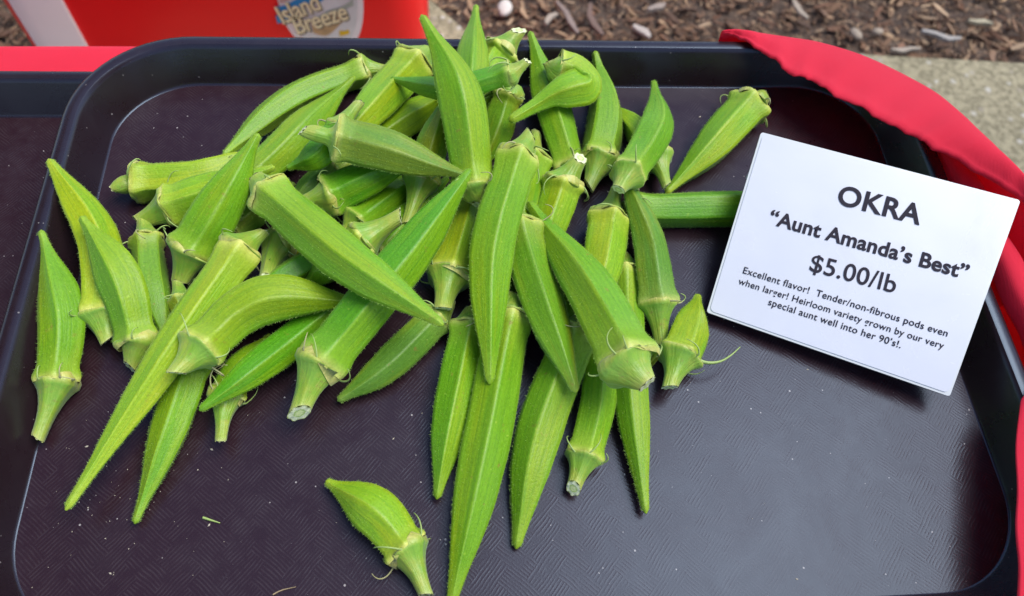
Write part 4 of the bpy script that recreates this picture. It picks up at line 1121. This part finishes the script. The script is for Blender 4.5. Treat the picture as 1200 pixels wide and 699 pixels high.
    ([(0.0452,0.0588,0.0296),(0.0508,0.0682,0.0276),(0.0565,0.0779,0.0249),(0.0625,0.0876,0.0225),(0.0674,0.0958,0.0222),(0.0716,0.1053,0.0206),(0.0749,0.1181,0.0173),(0.0765,0.1305,0.0146),(0.0778,0.1425,0.0127)], 0.0094, 'belly', 'fresh', 0, 4, 1.15, 0, 0,
     'leaf-like okra pod at the upper right, tip curving straight up'),
    ([(-0.0522,0.0513,0.0146),(-0.0458,0.0734,0.0164),(-0.0439,0.0796,0.0181),(-0.042,0.085,0.0208),(-0.0399,0.0902,0.0242),(-0.0379,0.0952,0.0275),(-0.0359,0.1002,0.0309),(-0.0338,0.1047,0.035),(-0.0317,0.108,0.0402)], 0.009, 'taper', 'olive', 0, 3, 1.15, 0, 0,
     'okra pod with a bent brownish green stem cone hanging below the smooth pod'),
    ([(-0.1011,0.0626,0.0157),(-0.0888,0.0649,0.0164),(-0.0825,0.0681,0.017),(-0.0761,0.0706,0.0187),(-0.069,0.0733,0.0204),(-0.0627,0.0761,0.0214),(-0.0558,0.0784,0.0233),(-0.0487,0.0801,0.0261),(-0.0418,0.0824,0.028)], 0.0099, 'taper', 'deep', 0, 4, 1.15, 0, 0,
     'bright green okra pod below the smooth pod, frayed yellow collar facing left'),
    ([(-0.0745,0.1073,0.0327),(-0.083,0.095,0.0301),(-0.0856,0.0908,0.0293),(-0.0882,0.0865,0.0286),(-0.0909,0.0827,0.028),(-0.0943,0.0802,0.0268),(-0.0986,0.0796,0.0244),(-0.1032,0.0791,0.0226),(-0.1074,0.0777,0.0217)], 0.0072, 'belly', 'deep', 0, 4, 1.15, 0, 0,
     'short dark green okra pod under the yellow stem, tip to the left'),
    ([(-0.1676,-0.0134,0.0056),(-0.1642,-0.004,0.0091),(-0.1664,0.0038,0.0119),(-0.1683,0.0115,0.0153),(-0.171,0.0192,0.0183),(-0.1747,0.0264,0.0212),(-0.1796,0.0334,0.0235),(-0.1851,0.0406,0.0255),(-0.1904,0.0477,0.0278)], 0.0101, 'belly', 'fresh', 0, 3, 1.15, 0, 0,
     'broad leaf-like okra pod at the left overlapping the yellow-green one'),
    ([(-0.0363,0.0068,0.0141),(-0.0334,0.024,0.0109),(-0.0308,0.0332,0.0104),(-0.0281,0.0428,0.0097),(-0.0254,0.0524,0.009),(-0.0228,0.0621,0.0079),(-0.0201,0.0734,0.0065),(-0.0176,0.0842,0.0053),(-0.0151,0.0943,0.0053)], 0.0109, 'taper', 'lime', 0, 4, 1.15, 0, 0,
     'okra pod behind the long central one, round cap and cut stem facing the viewer'),
    ([(-0.0188,0.0553,0.0235),(-0.021,0.0613,0.0271),(-0.0226,0.0725,0.0321),(-0.0242,0.0829,0.0384),(-0.0261,0.0932,0.0442),(-0.0288,0.1035,0.049),(-0.0332,0.1151,0.0529),(-0.0385,0.1249,0.0572),(-0.0437,0.1342,0.0621)], 0.0113, 'belly', 'fresh', 0, 4, 1.15, 0, 0,
     'tall upright two-tone okra pod at the back, tip leaning left over the rim'),
    ([(-0.0021,0.054,0.0196),(-0.0006,0.0454,0.0197),(0.0013,0.0328,0.0197),(0.0031,0.0203,0.0202),(0.0054,0.0063,0.0222),(0.0078,-0.005,0.0235),(0.0107,-0.0166,0.0247),(0.0137,-0.0276,0.0248),(0.0167,-0.038,0.0246)], 0.0102, 'long', 'olive', 0, 4, 1.15, 0, 0,
     'ridged okra pod leaning right between the two central pods, pointed tip at the bottom'),
    ([(0.0199,0.1401,0.0279),(0.0233,0.1372,0.0268),(0.0317,0.1354,0.025),(0.0362,0.1267,0.0245),(0.0298,0.1229,0.0256),(0.0203,0.1194,0.0256),(0.0134,0.1159,0.0242),(0.0055,0.1106,0.0236),(-0.0023,0.1051,0.0235)], 0.0099, 'curl', 'lime', 0, 1, 1.15, 0, 0,
     'curled hooked okra pod with a yellow tip bending left'),
    ([(-0.1528,0.0278,0.0052),(-0.1469,0.0383,0.0128),(-0.1423,0.0442,0.0168),(-0.1378,0.0501,0.0207),(-0.1334,0.0571,0.0241),(-0.1294,0.0634,0.0277),(-0.1256,0.0708,0.0304),(-0.1219,0.079,0.0328),(-0.1179,0.0863,0.036)], 0.0114, 'taper', 'fresh', 12, 4, 1.15, 0, 0,
     'broad upright okra pod at the left with a blunt cut cap facing down'),
    ([(-0.1159,0.0426,0.0207),(-0.1233,0.035,0.0202),(-0.1319,0.0174,0.0193),(-0.1398,0.0002,0.0194),(-0.1477,-0.017,0.0194),(-0.1555,-0.0315,0.0173),(-0.1631,-0.0461,0.0158),(-0.1701,-0.0608,0.015),(-0.1768,-0.0746,0.0142)], 0.0096, 'taper', 'lime', 0, 3, 1.15, 0, 0,
     'long left diagonal okra pod, half yellow half green, tip low on the tray'),
    ([(-0.1397,-0.0265,0.0283),(-0.1337,-0.0164,0.0257),(-0.1277,-0.0075,0.0235),(-0.121,0.001,0.0229),(-0.1123,0.0067,0.0237),(-0.1028,0.009,0.0231),(-0.0921,0.0092,0.0217),(-0.0806,0.0082,0.0206),(-0.0692,0.0073,0.0199)], 0.0106, 'belly', 'fresh', 5, 4, 1.15, 0, 0,
     'curved okra pod with a slit collar resting across the long left diagonal pod'),
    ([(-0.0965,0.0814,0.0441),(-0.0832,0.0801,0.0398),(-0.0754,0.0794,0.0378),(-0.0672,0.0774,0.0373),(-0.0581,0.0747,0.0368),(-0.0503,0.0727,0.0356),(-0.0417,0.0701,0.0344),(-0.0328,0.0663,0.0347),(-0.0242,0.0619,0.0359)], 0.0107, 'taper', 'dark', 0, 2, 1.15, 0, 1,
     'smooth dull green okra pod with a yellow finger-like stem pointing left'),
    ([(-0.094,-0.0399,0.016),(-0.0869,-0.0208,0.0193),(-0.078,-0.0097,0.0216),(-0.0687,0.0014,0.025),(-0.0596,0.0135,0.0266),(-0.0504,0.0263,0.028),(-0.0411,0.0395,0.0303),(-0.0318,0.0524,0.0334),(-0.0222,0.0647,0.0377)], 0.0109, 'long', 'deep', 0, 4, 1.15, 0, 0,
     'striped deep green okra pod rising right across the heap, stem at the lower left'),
    ([(-0.119,0.0673,0.0277),(-0.1118,0.0577,0.0292),(-0.1004,0.0448,0.0318),(-0.0894,0.0319,0.0354),(-0.0783,0.0199,0.0382),(-0.0677,0.01,0.0402),(-0.0572,0.0013,0.041),(-0.0465,-0.0072,0.0419),(-0.0362,-0.0159,0.0436)], 0.0105, 'long', 'fresh', 0, 2, 1.15, 0, 0,
     'bright diagonal okra pod on top of the heap, running down right from its cap'),
    ([(0.0061,0.0874,0.034),(-0.001,0.0751,0.033),(-0.0062,0.0584,0.032),(-0.0111,0.043,0.0303),(-0.0148,0.0278,0.0268),(-0.0164,0.013,0.025),(-0.017,-0.0024,0.0239),(-0.0173,-0.0172,0.0218),(-0.0176,-0.0312,0.0195)], 0.0103, 'long', 'fresh', 0, 3, 1.15, 0, 0,
     'long central two-tone okra pod lying on top, thin tip straight down'),
    ([(0.0412,-0.0424,0.0426),(0.0361,-0.0341,0.0401),(0.0332,-0.0222,0.0371),(0.03,-0.0103,0.035),(0.026,0.0029,0.0324),(0.0218,0.0167,0.0277),(0.0169,0.0317,0.0226),(0.011,0.0468,0.0187),(0.0047,0.0617,0.0162)], 0.0123, 'taper', 'fresh', 0, 6, 1.15, 0, 0,
     'big okra pod on top right of centre, wide pale collar at the lower right'),
]

for i, a in enumerate(PODS):
    build_pod(i, *a)

# ------------------------------------------------------------------ crumbs on the tray
m = NT('crumb'); m.set(Base_Color=(0.55, 0.48, 0.36), Roughness=0.8); CRUMB = m.m
def build_crumbs():
    rng = random.Random(5)
    v, f = [], []
    for _ in range(150):
        x = rng.uniform(-0.195, 0.195); y = rng.uniform(-0.11, 0.145)
        if rng.random() < 0.45:
            x = rng.gauss(-0.165, 0.02); y = rng.gauss(-0.075, 0.02)
            if x < -0.19 or y < -0.1: continue
        s = 0.00012 + 0.0004 * rng.random() ** 5
        b = len(v)
        el = rng.uniform(1, 2.4); yaw = rng.uniform(0, 6.28)
        c_, s_ = math.cos(yaw), math.sin(yaw)
        P = [(1, 0, 0), (-1, 0, 0), (0, 1, 0), (0, -1, 0), (0, 0, 1)]
        for (px, py, pz) in P:
            px *= s * el; py *= s
            v.append((x + px * c_ - py * s_, y + px * s_ + py * c_, 0.0001 + pz * s))
        for q in ((0, 2, 4), (2, 1, 4), (1, 3, 4), (3, 0, 4)): f.append(tuple(b + i for i in q))
    o = mesh_obj('crumbs', v, f, CRUMB, smooth=False)
    tag(o, 'tiny pale crumbs and dust scattered over the dark tray', 'crumbs', kind='stuff')
build_crumbs()
def scrap(name, pts, r, mat, label, cat):
    C, _ = catmull(pts, np.linspace(0, 1, 12))
    v, f = tube(C, r, r * 0.35, 6)
    tag(mesh_obj(name, v, f, mat), label, cat)
TWIG = plain('dry_twig', (0.36, 0.27, 0.15), 0.8)
scrap('bract_scrap', [(-0.1309, -0.0763, 0.0007), (-0.1278, -0.0774, 0.0007), (-0.1242, -0.0786, 0.0006)], 0.0007, BRACT, 'little green shred of okra lying alone on the tray floor at lower left', 'plant scrap')
scrap('dry_fibre', [(-0.1016, -0.106, 0.0005), (-0.0985, -0.1046, 0.0005), (-0.0933, -0.1036, 0.0005)], 0.0004, TWIG, 'short curved tan fibre on the tray near the bottom edge', 'plant scrap')
